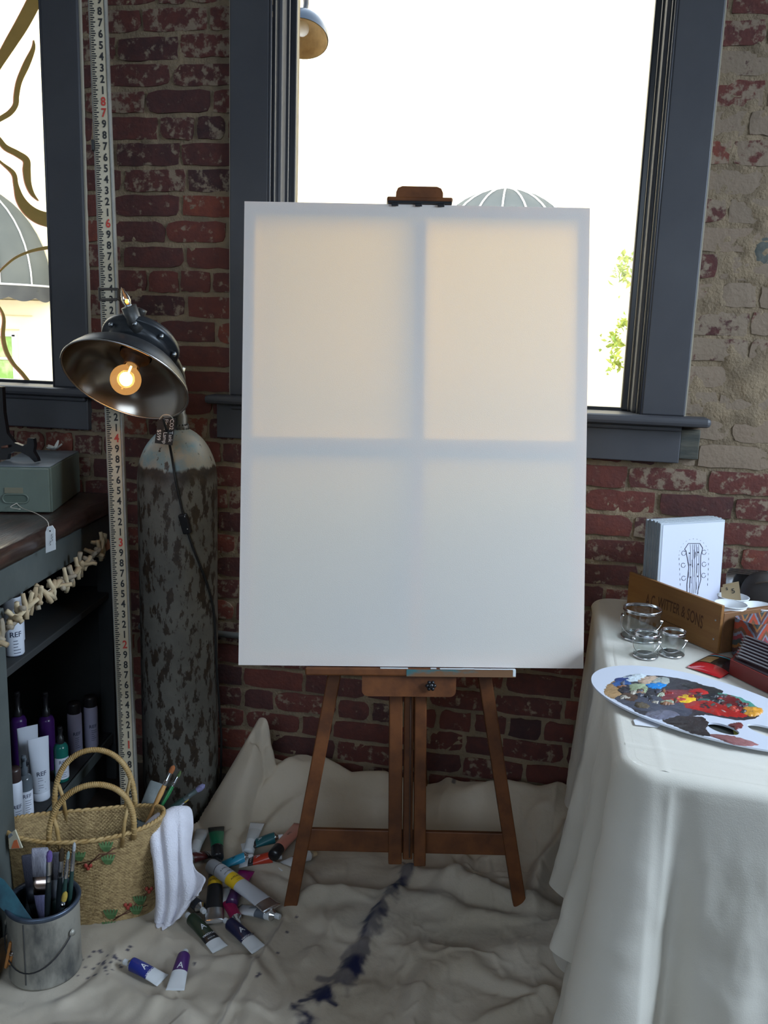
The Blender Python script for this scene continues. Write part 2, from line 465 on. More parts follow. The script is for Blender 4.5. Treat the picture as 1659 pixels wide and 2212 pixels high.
for k in range(-16, 27):
    z = ZC + (k + .5) * H_C
    if z < .01 or z > 3.25: continue
    x = -2.98 + random.uniform(0, .2); run = 0
    while x < 3.1:
        hd = random.random() < (.18 if k % 6 else .85)
        Ln = random.gauss(.098, .006) if hd else random.gauss(.205, .008)
        x0, x1 = x, x + Ln; x = x1 + random.uniform(.009, .015)
        segs = [(x0, x1)]
        if WZ[0] - .03 < z < WZ[1] + .03:
            for (a, b) in openings:
                ns = []
                for (p, q) in segs:
                    if q < a or p > b: ns.append((p, q))
                    else:
                        if p < a: ns.append((p, a))
                        if q > b: ns.append((b, q))
                segs = ns
        for (p, q) in segs:
            if q - p > .03: bricks.append(((p + q) / 2, z + random.gauss(0, .0012), q - p))
def shown(b):
    u, v = PROJ((b[0], D, b[1]))
    if not (-60 < u < 1720 and -40 < v < 2212): return 0
    if 560 < u < 1225 and 480 < v < 1400: return 1          # behind the canvas
    return 2
order = sorted(bricks, key=lambda b: -shown(b)); rest = G(); nb = 0
for b in order:
    x, z, L = b; hd = L < .15
    if shown(b) and nb < 300:
        me = random.choice(HDRM if hd else STRM)
        o = link_obj('brick', me, wall, True)
        o.matrix_basis = Matrix.Translation((x, D - (.0035 if smear_at(x, z) < .45 else .0005) + random.uniform(-.0025, .002), z)) @ Matrix.Rotation(random.gauss(0, .006), 4, 'Y') @ Matrix.Diagonal((L / (.098 if hd else .205), 1, random.uniform(.96, 1.04), 1))
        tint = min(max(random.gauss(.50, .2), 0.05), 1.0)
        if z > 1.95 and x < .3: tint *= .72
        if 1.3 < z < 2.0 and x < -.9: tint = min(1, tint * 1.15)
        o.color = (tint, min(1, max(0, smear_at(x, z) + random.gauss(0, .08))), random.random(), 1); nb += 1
    else:
        s = random.choice(HDR if hd else STR)
        rest.add(s.v, s.f, Matrix.Translation((x, D - .003, z)) @ Matrix.Diagonal((L / (.098 if hd else .205), 1, 1, 1)), True)
o = rest.obj('brickwork', BRICK, wall, True, kind='stuff'); o.color = (.5, .3, .5, 1)

# old timber nailing block set in the brickwork, a patch of cement, a conduit
G().box((.420, D - .006, 1.262), (.056, .02, .088), bev=.003).obj('timber_block', OLDWOOD, wall, True, label='weathered grey timber block')
p = PY(1652, 545, D)
gg = G(); gg.sphere((0, 0, 0), .034, 14, 8, (1, .09, 1.2)); gg.obj('cement_patch', mat('grey_cement', (.085, .092, .082), .9, c2=(.12, .125, .11), scale=40, bump=.6), wall, True, Matrix.Translation(p), label='grey cement patch')

def window_unit(name, x0, x1, lab, left_casing=True):
    w = empty(name, ((x0 + x1) / 2, D, SILL), kind='structure')
    cw = .124; top = HEAD + cw
    def part(nm, c, d, m=TRIM, bev=.003, parent=w): return G().box(c, d, bev=bev).obj(nm, m, parent, True)
    for s, xe in ((-1, x0), (1, x1)):
        part('side_casing', (xe + s * cw / 2, D - .004, (SILL + HEAD) / 2), (cw, .04, HEAD - SILL), bev=.004)
        xi = xe
        part('jamb', (xi - s * .006, D + .075, (SILL + HEAD) / 2), (.014, .15, HEAD - SILL), SASH)
        # stop bead with a rounded nose, then the sash stile holding the glass
        part('stop_bead', (xi - s * .016, D + .052, (SILL + HEAD) / 2), (.02, .05, HEAD - SILL), bev=.008)
        part('stop_bead', (xi - s * .020, D + .082, (SILL + HEAD) / 2), (.028, .016, HEAD - SILL), SASH, bev=.005)
        part('sash_stile', (xi - s * .026, D + .106, (SILL + HEAD) / 2), (.052, .028, HEAD - SILL), SASH, bev=.006)
        G().tube([(xe - s * .003, D - .020, SILL), (xe - s * .003, D - .020, HEAD)], .0045, 8).obj('edge_bead', TRIM, w, True)
        G().box((xe + s * (cw + .002), D - .008, (SILL + HEAD) / 2), (.005, .012, HEAD - SILL)).obj('caulk_line', CAULK, w, True)
    part('head_casing', ((x0 + x1) / 2, D - .004, HEAD + cw / 2), (x1 - x0 + 2 * cw, .04, cw))
    part('sill', ((x0 + x1) / 2, D + .028, SILL - .014), (x1 - x0 + 2 * cw + .14, .20, .028), bev=.011)
    part('apron', ((x0 + x1) / 2 + (-.024), D - .008, SILL - .084), (x1 - x0 + 2 * cw - .006 + .045, .036, .112), bev=.003)
    part('cove_moulding', ((x0 + x1) / 2, D - .030, SILL - .036), (x1 - x0 + 2 * cw - .01, .022, .018), bev=.008)
    part('sash_rail', ((x0 + x1) / 2, D + .108, SILL + .004), (x1 - x0 - .09, .024, .012), SASH, bev=.002)
    part('sash_rail', ((x0 + x1) / 2, D + .108, HEAD - .03), (x1 - x0 - .09, .024, .06), SASH)
    G().box(((x0 + x1) / 2, D + .108, (SILL + HEAD) / 2), (x1 - x0 - .09, .004, HEAD - SILL)).obj('glass_pane', PANE, w, True)
    return w
win2 = window_unit('window_2', *W2, 'w')
win1 = window_unit('window_1', *W1, 'w')

# gilded scrollwork painted on the glass of the left window
GOLD = mat('gold_window_paint', (.62, .45, .12), .5, c2=(.54, .39, .10), scale=12)
def lit_through(m, c):
    # paint thin enough for some daylight to come through
    t = m.node_tree; o_ = t.nodes['Material Output']; b_ = t.nodes['Principled BSDF']; a_ = t.nodes.new('ShaderNodeAddShader'); q = t.nodes.new('ShaderNodeBsdfTranslucent'); q.inputs[0].default_value = c4(c)
    t.links.new(b_.outputs[0], a_.inputs[0]); t.links.new(q.outputs[0], a_.inputs[1]); t.links.new(a_.outputs[0], o_.inputs[0])
lit_through(GOLD, (.16, .112, .018))
MAUVE = mat('mauve_shadow_paint', (.50, .28, .26), .6); lit_through(MAUVE, (.40, .27, .20))
strokes = [
 [(90, -40, 34), (75, 0, 31), (48, 52, 30), (22, 95, 26), (-10, 150, 18), (-30, 200, 8)],
 [(73, 86, 1), (72, 105, 8), (58, 138, 14), (42, 175, 12), (36, 205, 11), (34, 226, 11), (22, 243, 12), (2, 256, 11), (-30, 275, 5)],
 [(-25, 270, 3), (-2, 300, 9), (12, 318, 12), (38, 332, 13), (57, 346, 14), (58, 368, 16), (61, 395, 13), (70, 418, 8), (84, 434, 1)],
 [(-30, 320, 2), (2, 350, 4), (29, 374, 9), (35, 400, 10), (44, 430, 18), (62, 454, 24), (88, 470, 29), (125, 478, 33)],
 [(125, 532, 7), (95, 536, 7), (65, 543, 6), (35, 556, 5), (12, 574, 4), (-14, 600, 3)],
 [(-12, 650, 3), (2, 668, 4), (9, 690, 6), (7, 725, 8), (14, 758, 8), (30, 786, 7), (48, 806, 7), (62, 824, 7)],
 [(112, 336, 2), (104, 338, 3), (100, 343, 3), (103, 349, 3), (112, 352, 2)]]
scroll = empty('gilded_scrollwork', PY(40, 480, D + .100), label='gold painted scrollwork flourish on the left window glass', cat='window lettering')
for si, st in enumerate(strokes):
    pts = catmull([(a, b, c) for a, b, c in st], 8)
    for off, m, yy0, nm in ((2.0, MAUVE, D + .1035, 'shadow_stroke'), (0, GOLD, D + .1020, 'gold_stroke')):
        vs = []; fs = []
        for i, q in enumerate(pts):
            a = pts[max(i - 1, 0)]; b = pts[min(i + 1, len(pts) - 1)]
            tx, ty = b[0] - a[0], b[1] - a[1]; l = math.hypot(tx, ty) + 1e-6; nx, ny = -ty / l, tx / l; w = max(q[2], .6) / 2
            for s in (-1, 1):
                p0 = PY(q[0] + s * nx * w - off, q[1] + s * ny * w + off * .4, yy0)
                vs += [p0, p0 + Vector((0, .0012, 0))]
        n = len(pts)
        for i in range(n - 1):
            a = i * 4; b = a + 4
            fs += [(a, a + 2, b + 2, b), (a + 1, b + 1, b + 3, a + 3), (a, b, b + 1, a + 1), (a + 2, a + 3, b + 3, b + 2)]
        G().add(vs, fs).obj(nm, m, scroll, True)

# ================================================================== THE STREET OUTSIDE
YB = 14.0
FACADE = mat('cream_render', (.64, .56, .38), .85, c2=(.70, .62, .44), scale=1.5)
CREAMT = mat('cream_trim', (.46, .35, .16), .8)
AWN = mat('grey_awning_canvas', (.062, .070, .070), .85, c2=(.088, .096, .092), scale=1.2)
AWN2 = mat('dark_valance_canvas', (.03, .032, .036), .85, c2=(.06, .062, .06), scale=2)
PIPING = mat('white_piping', (.8, .8, .78), .7)
GREENP = mat('mottled_green_panes', (.13, .26, .035), .5, c2=(.30, .36, .18), scale=1.6, lo=.5, hi=.6)  # pane colour is green with paler patches
G().box((0, 12, -1.05), (60, 18, .1)).obj('ground', mat('pale_street', (.45, .44, .42), .9), kind='structure')
bld = empty('building', (0, YB, -1.0), label='cream rendered building across the street, seen through both windows', cat='building')
G().box((0, YB + 1, 3.5), (40, 2, 9)).obj('wall', FACADE, bld, True)
def rect_px(u0, v0, u1, v1, y):
    a = PY(u0, v0, y); b = PY(u1, v1, y); return min(a.x, b.x), max(a.x, b.x), min(a.z, b.z), max(a.z, b.z)
for (u0, v0, u1, v1, t) in ((-260, 640, 86, 650, .10), (-260, 672, 70, 683, .07), (-200, 704, 42, 712, .06)):
    x0, x1, z0, z1 = rect_px(u0, v0, u1, v1, YB); G().box(((x0 + x1) / 2, YB - t / 2, (z0 + z1) / 2), (x1 - x0, t, z1 - z0)).obj('moulding', CREAMT, bld, True)
for (uc, sh) in ((-62, 0), (1096, 1)):
    x0, x1, z0, z1 = rect_px(uc - 100, 716 + sh * 40, uc + 100, 822 + sh * 40, YB)
    wf = G(); fr = .06
    wf.box(((x0 + x1) / 2, YB - .03, z1), (x1 - x0 + fr, .08, fr)).box(((x0 + x1) / 2, YB - .03, z0), (x1 - x0 + fr, .08, fr))
    for i in range(5): wf.box((x0 + (x1 - x0) * i / 4, YB - .03, (z0 + z1) / 2), (fr, .08, z1 - z0))
    wf.box(((x0 + x1) / 2, YB - .03, (z0 * .52 + z1 * .48)), (x1 - x0, .06, .04))
    wo = wf.obj('shop_window', PIPING, bld, True)
    for i in range(4):
        for (a, b) in ((z0, z0 * .52 + z1 * .48), (z0 * .52 + z1 * .48, z1)):
            G().box((x0 + (x1 - x0) * (i + .5) / 4, YB - .012, (a + b) / 2), ((x1 - x0) / 4 - .07, .02, b - a - .06)).obj('pane', GREENP, wo, True)
def awning(uc, vc, lab, rp=195):
    c = PY(uc, vc, YB); R = (PY(uc + rp, vc, YB) - c).length; dep = .95
    a = empty('dome_awning', c, label=lab, cat='awning', group='dome awnings across the street')
    rows = []
    for j in range(13):
        th = math.pi / 2 * j / 12; rows.append([(c.x - R * math.cos(ph) * math.cos(th), YB - .02 - dep * math.sin(ph) * math.cos(th), c.z + R * math.sin(th)) for ph in [math.pi * i / 32 for i in range(33)]])
    G().grid(rows).obj('canopy', AWN, a, True)
    for i in range(1, 8):
        ph = math.pi * i / 8
        G().tube([(c.x - (R + .01) * math.cos(ph) * math.cos(t), YB - .03 - (dep + .01) * math.sin(ph) * math.cos(t), c.z + (R + .01) * math.sin(t)) for t in [math.pi / 2 * j / 12 for j in range(13)]], .014, 6).obj('piping', PIPING, a, True)
    n = 120; top = []; bot = []
    for i in range(n + 1):
        ph = math.pi * i / n; x = c.x - R * math.cos(ph); y = YB - .02 - dep * math.sin(ph)
        top.append((x, y, c.z)); bot.append((x, y, c.z - .20 - .065 * abs(math.sin(ph * 9))))
    G().grid([top, bot]).obj('valance', AWN2, a, True)
    G().tube([(p[0], p[1] - .01, p[2]) for p in top], .016, 6).obj('piping', PIPING, a, True)
    G().tube([(c.x + R * .2, YB - .05, c.z + R * .9), (c.x + R * .95, YB - .3, c.z - .1)], .03, 6).obj('shadow_band', AWN2, a, True)  # dark bar drawn in place of the diagonal shadow band
awning(-83, 615, 'grey dome awning with scalloped valance, seen through left window')
awning(1083, 597, 'grey dome awning top peeking over the canvas, beyond centre window', 182)

# tree at the right of the view
LEAF = mat('yellow_green_leaves', (.34, .36, .05), .6, c2=(.20, .30, .05), scale=9)  # yellow-green mottled with a deeper green
tr = empty('street_tree', (3.55, 9.0, -1.0), label='yellow-green leafy tree glimpsed at right side of centre window', cat='tree')
G().tube([(3.55, 9.0, -1.0), (3.5, 9.0, 1.2), (3.35, 8.95, 2.2), (3.4, 9.0, 3.4)], [.12, .10, .08, .03], 10).obj('trunk', OLDWOOD, tr, True)
lf = G()
for (u, v, r, n) in ((1347, 590, 24, 60), (1352, 555, 14, 24), (1330, 735, 24, 60), (1346, 700, 14, 20), (1330, 785, 18, 44), (1410, 650, 40, 120), (1410, 760, 40, 120)):
    c = PY(u, v, 8.9)
    for _ in range(n):
        s = r * 8.9 / FPX; p = c + Vector((random.gauss(0, s * .5), random.gauss(0, s), random.gauss(0, s * .5)))
        q = Matrix.Rotation(random.uniform(0, 6.28), 4, Vector((random.gauss(0, 1), random.gauss(0, 1), random.gauss(0, 1))).normalized())
        L = random.uniform(.025, .05)
        lf.add([(0, -L, 0), (L * .45, 0, .01), (0, L, 0), (-L * .45, 0, .01)], [(0, 1, 2), (0, 2, 3)], Matrix.Translation(p) @ q)
    lf.tube([c, c + Vector((.2, 0, -.1)), (3.42, 8.97, max(c.z - .2, .5))], [.006, .01, .02], 5)
lf.obj('foliage', LEAF, tr, True, kind='stuff')

# gooseneck lamp hanging outside, half hidden by the window frame
yl = 3.75; pc = PY(650, 84, yl); Rl = .112
gl = empty('gooseneck_lamp', pc, label='dome shade of outdoor gooseneck lamp behind upper left of centre window', cat='outdoor lamp')
ax = Vector((.05, -.42, -.9)).normalized(); Mx = frame(pc, (1, 0, 0), -ax)
prof = [(Rl * math.cos(t), Rl * 1.0 * math.sin(t)) for t in [math.pi / 2 * i / 12 for i in range(12)]]
G().lathe(prof + [(.02, Rl)], 32, Mx).obj('shade', mat('blue_grey_enamel', (.03, .045, .075), .3), gl, True)
G().lathe([(r * .97, z * .97 - .001) for r, z in prof] + [(.001, Rl * .96)], 32, Mx).obj('shade_lining', mat('cream_enamel', (.55, .40, .20), .5, c2=(.40, .28, .14), scale=20), gl, True)
tp = pc - ax * Rl
G().tube(catmull([tp, tp - ax * .1, tp + Vector((-.05, -.1, .2)), tp + Vector((-.1, -.35, .25)), tp + Vector((-.1, -.7, .1))], 6), .012, 8).obj('gooseneck', BLACK, gl, True)
G().sphere(pc - ax * .05, .03, 12, 8).obj('lamp_bulb', WHITE, gl, True)
# ================================================================== DROP CLOTH ON THE FLOOR
CLOTH = cloth_mat('raw_canvas_cloth', (.42, .36, .28), (.50, .44, .36), True)
CLOTH_T = cloth_mat('lit_raw_canvas', (.66, .625, .55), (.70, .665, .595), False, .12)  # same canvas as the floor cloth; its brighter light is put into the colour
TANK = Vector((-1.100, 2.50, 0))
CAN = Vector((-1.115, 1.722, 0))
BAS = Vector((-1.125, 1.945, 0)); BAS_A = math.radians(24)
cs = .0042
cxs = np.arange(-1.50, .55, cs); cys = np.arange(1.05, 2.705, cs)
CX, CY = np.meshgrid(cxs, cys)
def F2(*px): return [tuple(PZ(u, v, 0.0))[:2] for u, v in px]
wob = (fbm(CX * 5, CY * 5, 40, 3) - .5) * .05
h = .004 + .012 * sstep(.4, .75, fbm(CX * 3.2 + wob * 8, CY * 3.2, 11, 3)) + .004 * fbm(CX * 14, CY * 14, 12, 3)
rid = 1 - np.abs(2 * fbm(CX * 2.6 + 3, CY * 3.4 + wob * 6, 31, 2) - 1)
h = h + .020 * sstep(.80, .99, rid)
for sc_n, am, sd in ((5.0, .010, 5), (9.0, .0060, 6), (19.0, .0024, 7)):
    wx = CX + (fbm(CX * 3, CY * 3, 90 + sd, 3) - .5) * .16; wy = CY + (fbm(CX * 3, CY * 3, 120 + sd, 3) - .5) * .16
    rg = 1 - np.abs(2 * fbm(wx * sc_n, wy * sc_n * .7, 60 + sd, 2) - 1)
    h = h + am * sstep(.72, 1.0, rg) ** 1.3 * sstep(.35, .6, fbm(CX * 2, CY * 2, 150 + sd, 2))
ridges = [  # (pixel path on the floor, height, width)
 (F2((585, 1995), (650, 1958), (760, 1946), (860, 1950)), .030, .028),
 (F2((880, 1905), (1000, 1930), (1100, 1962), (1250, 2015)), .052, .045),
 (F2((900, 1965), (1000, 1990), (1120, 2012), (1250, 2040)), .030, .035),
 (F2((470, 2230), (560, 2085), (615, 1995)), .016, .016),
 (F2((905, 1870), (870, 1920), (850, 1950), (800, 2030), (775, 2085), (735, 2130), (640, 2210)), .022, .022),
 (F2((1245, 2160), (1180, 2175), (1100, 2200), (1020, 2230)), .026, .020),
 (F2((-30, 2185), (60, 2150), (130, 2160), (200, 2105), (285, 2035), (350, 1985)), .026, .028),
 (F2((600, 1745), (700, 1735), (800, 1755), (860, 1760)), .050, .030),
 (F2((650, 1700), (740, 1712), (830, 1730)), .045, .022),
 (F2((470, 1840), (560, 1770), (640, 1725), (700, 1720)), .045, .030),
 (F2((520, 1830), (600, 1790), (660, 1770)), .022, .022),
 (F2((920, 1725), (1010, 1742), (1110, 1735), (1250, 1740)), .040, .030),
 (F2((960, 1800), (1080, 1790), (1240, 1800)), .028, .030),
 (F2((1150, 1860), (1190, 1800), (1250, 1780)), .030, .030),
 (F2((1150, 1990), (1165, 1900), (1220, 1850), (1260, 1850)), .050, .022),
 (F2((640, 2110), (700, 2040), (745, 1985)), .012, .018),
 (F2((300, 2230), (360, 2160), (480, 2080)), .010, .02),
 (F2((860, 2230), (960, 2120), (1100, 2080), (1230, 2090)), .018, .05)]
for pts, hh, w in ridges:
    d, t = polydist(CX + wob * .3, CY + wob * .3, pts)
    h = h + hh * np.exp(-(d / w) ** 2) * np.sin(np.clip(t, .04, .96) * math.pi) ** .5
# it climbs the foot of the wall
bp = [PY(u, v, 2.64) for u, v in ((560, 1640), (605, 1648), (700, 1648), (760, 1682), (835, 1670), (920, 1690), (1000, 1688), (1060, 1690), (1120, 1700), (1250, 1712))]
zb = np.interp(CX, [p.x for p in bp], [p.z for p in bp])
climb = sstep(2.40, 2.62, CY + wob)
h = h * (1 - .35 * climb) + zb * climb * (.86 + .10 * (fbm(CX * 9, CY * 9, 77, 2) - .5))
h = h * (1 - .45 * sstep(2.655, 2.70, CY))
# a corner pulled up to a standing peak beside the tank
AP = PY(566, 1552, 2.60)
d, t = polydist(CX, CY, [(AP.x, AP.y), tuple(PZ(452, 1800, .02))[:2]])
pk = AP.z * (1 - t) ** .85 * np.exp(-(d / (.040 + .060 * t)) ** 4)
d2, t2 = polydist(CX, CY, [(AP.x, AP.y), (AP.x + .03, AP.y - .03)])
pk2 = AP.z * (.98 - .25 * t2) * np.exp(-(d2 / .034) ** 4)
dg2, _ = polydist(CX, CY, [(AP.x - .012, AP.y - .045), tuple(PZ(560, 1730, .03))[:2]])
pk = pk * (1 - .16 * np.exp(-(dg2 / .010) ** 2))
h = np.maximum(h, np.maximum(pk, pk2))
# pressed flat under what stands on it
for (p, r) in ((CAN, .115),):
    m = sstep(r, r + .05, np.hypot(CX - p.x, CY - p.y)); h = h * m + .003 * (1 - m)
ca, sa = math.cos(BAS_A), math.sin(BAS_A)
bu = (CX - BAS.x) * ca + (CY - BAS.y) * sa; bv = -(CX - BAS.x) * sa + (CY - BAS.y) * ca
m = np.maximum(sstep(.19, .24, np.abs(bu)), sstep(.06, .11, np.abs(bv))); h = h * m + .003 * (1 - m)
m = sstep(.16, .30, np.hypot((CX + .90) * 1.0, (CY - 1.98) * .8)); h = h * (.35 + .65 * m)
h = np.maximum(h, .002)
def floor_h(x, y):
    i = int(round((x - cxs[0]) / cs)); j = int(round((y - cys[0]) / cs))
    if 0 <= i < len(cxs) and 0 <= j < len(cys): return float(h[j, i])
    return 0.0
# where the sheet ends on the left: a line past the can, basket and tank
edge_x = np.interp(CY, [1.0, 1.60, 1.78, 2.02, 2.20, 2.33, AP.y - .02, 2.71], [-1.30, -1.28, -1.285, -1.23, -1.10, -1.03, AP.x - .030, AP.x - .035])
keep = ((CX > edge_x) & (CX < .52))[:-1, :-1]
# ink smeared along the fold, and splashes
st, tt = polydist(CX + wob * .25, CY + wob * .25, F2((906, 1868), (896, 1885), (878, 1905), (862, 1935), (850, 1955), (826, 1988), (800, 2030), (782, 2075), (745, 2125), (705, 2150), (690, 2165)))
wid = np.interp(tt, [0, .25, .5, .75, 1], [.009, .018, .021, .030, .032])
nn = fbm(CX * 30, CY * 30, 55, 4)
S = sstep(1.15, .3, st / wid + (nn - .5) * 2.2) * (.66 + .34 * sstep(.35, .6, fbm(CX * 18, CY * 18, 56, 3)))
for (path, w, amt) in ((((650, 2172), (690, 2170), (725, 2178)), .008, .9), (((635, 2195), (670, 2212), (660, 2240)), .022, .95), (((735, 2100), (760, 2065), (740, 2080)), .010, .55),
                       (((870, 1868), (905, 1900)), .004, .6), (((970, 1750), (985, 1742), (975, 1775)), .005, .75), (((1000, 1770), (970, 1745)), .003, .5), (((720, 2130), (690, 2120)), .012, .6)):
    d, _ = polydist(CX, CY, F2(*path)); S = np.maximum(S, amt * sstep(1.2, .3, d / w + (nn - .5) * 2.0))
rs = random.Random(3)
dots = [(230 + rs.gauss(0, 28), 2095 + rs.gauss(0, 18)) for _ in range(34)] + [(545, 2020), (600, 2064), (560, 2125), (555, 2130), (640, 1990), (620, 2020), (420, 2088)]
for (u, v) in dots:
    p = PZ(u, v, 0); r = rs.uniform(.0016, .0036); S = np.maximum(S, .85 * sstep(r + .003, r, np.hypot(CX - p.x, CY - p.y)))
# the brown seam line of the sheet
d, _ = polydist(CX, CY, F2((470, 2230), (560, 2085), (612, 1998))); S = np.maximum(S, .30 * sstep(.004, .0015, d))
me = npmesh('drop_cloth', np.stack([CX, CY, h], -1).reshape(-1, 3), quads(len(cys), len(cxs), keep), CLOTH)
at = me.attributes.new('stain', 'FLOAT', 'POINT'); at.data.foreach_set('value', np.clip(S, 0, 1).astype(np.float32).ravel())
bm = bmesh.new(); bm.from_mesh(me); bmesh.ops.delete(bm, geom=[v for v in bm.verts if not v.link_faces], context='VERTS'); bm.to_mesh(me); bm.free()
tag(link_obj('drop_cloth', me), 'rumpled beige canvas drop cloth with blue-black ink streak on the floor', 'drop cloth')

# ================================================================== STRETCHED CANVAS
def cscale(p): return Vector((p[0] * 1.2, p[1] * 1.2, EYE + (p[2] - EYE) * 1.2))
TL = cscale((-.688, 1.926, 1.825)); TR = cscale((.056, 2.079, 1.838)); BR = cscale((.115, 1.893, .841)); BL = cscale((-.629, 1.741, .828))
CO = (BL + BR) / 2
EX = (BR - BL).normalized(); EN = (BR - BL).cross(TL - BL).normalized(); EB = EN.cross(EX)
if EN.y > 0: EN = -EN; EB = EN.cross(EX)
CW = ((BR - BL).length + (TR - TL).length) / 2; CH = ((TL - BL).length + (TR - BR).length) / 2
MC = Matrix((EX, EB, EN)).transposed().to_4x4(); MC.translation = CO      # local: x across, y up the canvas, z towards the viewer
def PC(u, v, c=0.0):
    """sight line met with a plane parallel to the canvas, c in front of it"""
    q = Vector(ray(u, v)); o = Vector((0, 0, EYE)); t = (CO + EN * c - o).dot(EN) / q.dot(EN)
    p = o + q * t - CO; return p.dot(EX), p.dot(EB)

def canvas_mat():
    m = bpy.data.materials.new('primed_canvas'); m.use_nodes = True; t = m.node_tree; t.nodes.clear(); L = t.links.new
    o = t.nodes.new('ShaderNodeOutputMaterial'); mx = t.nodes.new('ShaderNodeAddShader')
    df = t.nodes.new('ShaderNodeBsdfDiffuse'); df.inputs[0].default_value = (.62, .60, .565, 1)
    tr = t.nodes.new('ShaderNodeBsdfTranslucent'); tr.inputs[0].default_value = (.31, .175, .006, 1)
    tc = t.nodes.new('ShaderNodeTexCoord'); nz = t.nodes.new('ShaderNodeTexNoise'); nz.inputs['Scale'].default_value = 380; nz.inputs['Detail'].default_value = 3
    mp = t.nodes.new('ShaderNodeMapping'); mp.inputs['Scale'].default_value = (1, 1.7, 1); L(tc.outputs['Object'], mp.inputs[0]); L(mp.outputs[0], nz.inputs['Vector'])
    bp = t.nodes.new('ShaderNodeBump'); bp.inputs['Strength'].default_value = .35; bp.inputs['Distance'].default_value = .0012
    L(nz.outputs['Fac'], bp.inputs['Height']); L(bp.outputs[0], df.inputs['Normal'])
    L(df.outputs[0], mx.inputs[0]); L(tr.outputs[0], mx.inputs[1]); L(mx.outputs[0], o.inputs[0]); return m
CANV = canvas_mat()
cv = empty('stretched_canvas', CO, label='large blank white stretched canvas standing on the wooden easel', cat='canvas')
g = G(); w2, hh, dp = CW / 2, CH, .038
g.grid([[(-w2 + CW * i / 8, hh * j / 8, 0) for i in range(9)] for j in range(9)], smooth=False)
loop = [(-w2, 0), (w2, 0), (w2, hh), (-w2, hh), (-w2, 0)]
g.grid([[(x, y, 0) for x, y in loop], [(x, y, -dp) for x, y in loop]], smooth=False)
g.grid([[(x, y, -dp) for x, y in loop], [(x * (1 - .02 / w2), hh / 2 + (y - hh / 2) * (1 - .02 / (hh / 2)), -dp - .0005) for x, y in loop]], smooth=False)
g.obj('canvas_sheet', CANV, cv, True, MC)
bw = .033; b0 = -.006; bd = .030
def sbar(c, d): G().box((c[0], c[1], b0 - bd / 2 + (c[2] if len(c) > 2 else 0)), (d[0], d[1], bd), bev=.003).obj('stretcher_bar', PINE, cv, True, MC)
sbar((-w2 + bw / 2 + .001, hh / 2), (bw, hh - .004)); sbar((w2 - bw / 2 - .001, hh / 2), (bw, hh - .004))
sbar((0, bw / 2 + .001), (CW - 2 * bw - .004, bw)); sbar((0, hh - bw / 2 - .001), (CW - 2 * bw - .004, bw))
xa, ya = PC(907, 700); xb, yb = PC(900, 957)
sbar((xa, hh * .26 + 0), (.032, hh * .5 - .05)) if False else None
yv = yb
sbar(((xa), (yv + hh - bw) / 2), (.034, hh - bw - yv - .02)); sbar((xa, (yv + bw) / 2), (.034, yv - bw - .02)); sbar((0, yv), (CW - 2 * bw - .004, .034))

# ================================================================== EASEL
ez = empty('easel', (CO.x, CO.y + .12, 0), label='brown wooden A-frame studio easel holding the big blank canvas', cat='easel')
c0 = -.072                                         # the frame stands behind the canvas
def eb(nm, p0, p1, w, t, c=c0, m=WOOD, bev=.003):
    G().bar((p0[0], p0[1], c), (p1[0], p1[1], c), w, t, bev, up=(0, 0, 1)).obj(nm, m, ez, True, MC)
def down(px0, px1, zfloor, c=c0):
    """carry a leg's line on to the floor"""
    a = Vector(PC(*px0, c)).to_2d(); b = Vector(PC(*px1, c)).to_2d(); d = b - a
    za = (MC @ Vector((a.x, a.y, c))).z; zbb = (MC @ Vector((b.x, b.y, c))).z
    return a, a + d * ((za - zfloor) / (za - zbb))
a, b = down((722, 1460), (627, 1960), .012); a2 = a + (a - b) * .55
eb('front_leg', a2, b, .036, .024)
ra, rb = down((1048, 1470), (1121, 1945), .012); ra2 = ra + (ra - rb) * .55
eb('front_leg', ra2, rb, .036, .024)
l1 = PC(655, 1812, c0); r1 = PC(1108, 1823, c0); eb('crossbar', l1, r1, .060, .018, c0 - .002)
eb('top_crossbar', a2 + Vector((-.02, -.03)), ra2 + Vector((.02, -.03)), .05, .02, c0 - .022)
m0 = PC(853, 1470, c0 + .02); m1 = PC(853, 1862, c0 + .02); n0 = PC(906, 1470, c0 + .02); n1 = PC(906, 1866, c0 + .02)
mid = (a2 + ra2) / 2
for (q0, q1, w) in ((m0, m1, .036), (n0, n1, .032)):
    eb('mast_rail', (q0[0], mid.y), q1, w, .034, c0 + .022)
s1 = PC(880, 1855, c0 + .012)
eb('sliding_mast', (PC(880, 1470, c0)[0], hh + .01), s1, .026, .020, c0 + .010)
eb('gap_shade_strip', (PC(884, 1470, c0)[0], mid.y), PC(884, 1850, c0 + .02), .004, .008, c0 + .030, mat('gap_shade', (.05, .02, .01), .6))  # dark strip drawn for the shade between the mast rails
hg = MC @ Vector((mid.x, mid.y - .03, c0 - .035)); ft = Vector((hg.x + .02, 2.655, .10))
G().bar(hg, ft, .034, .02, .003).obj('rear_leg', WOOD, ez, True)
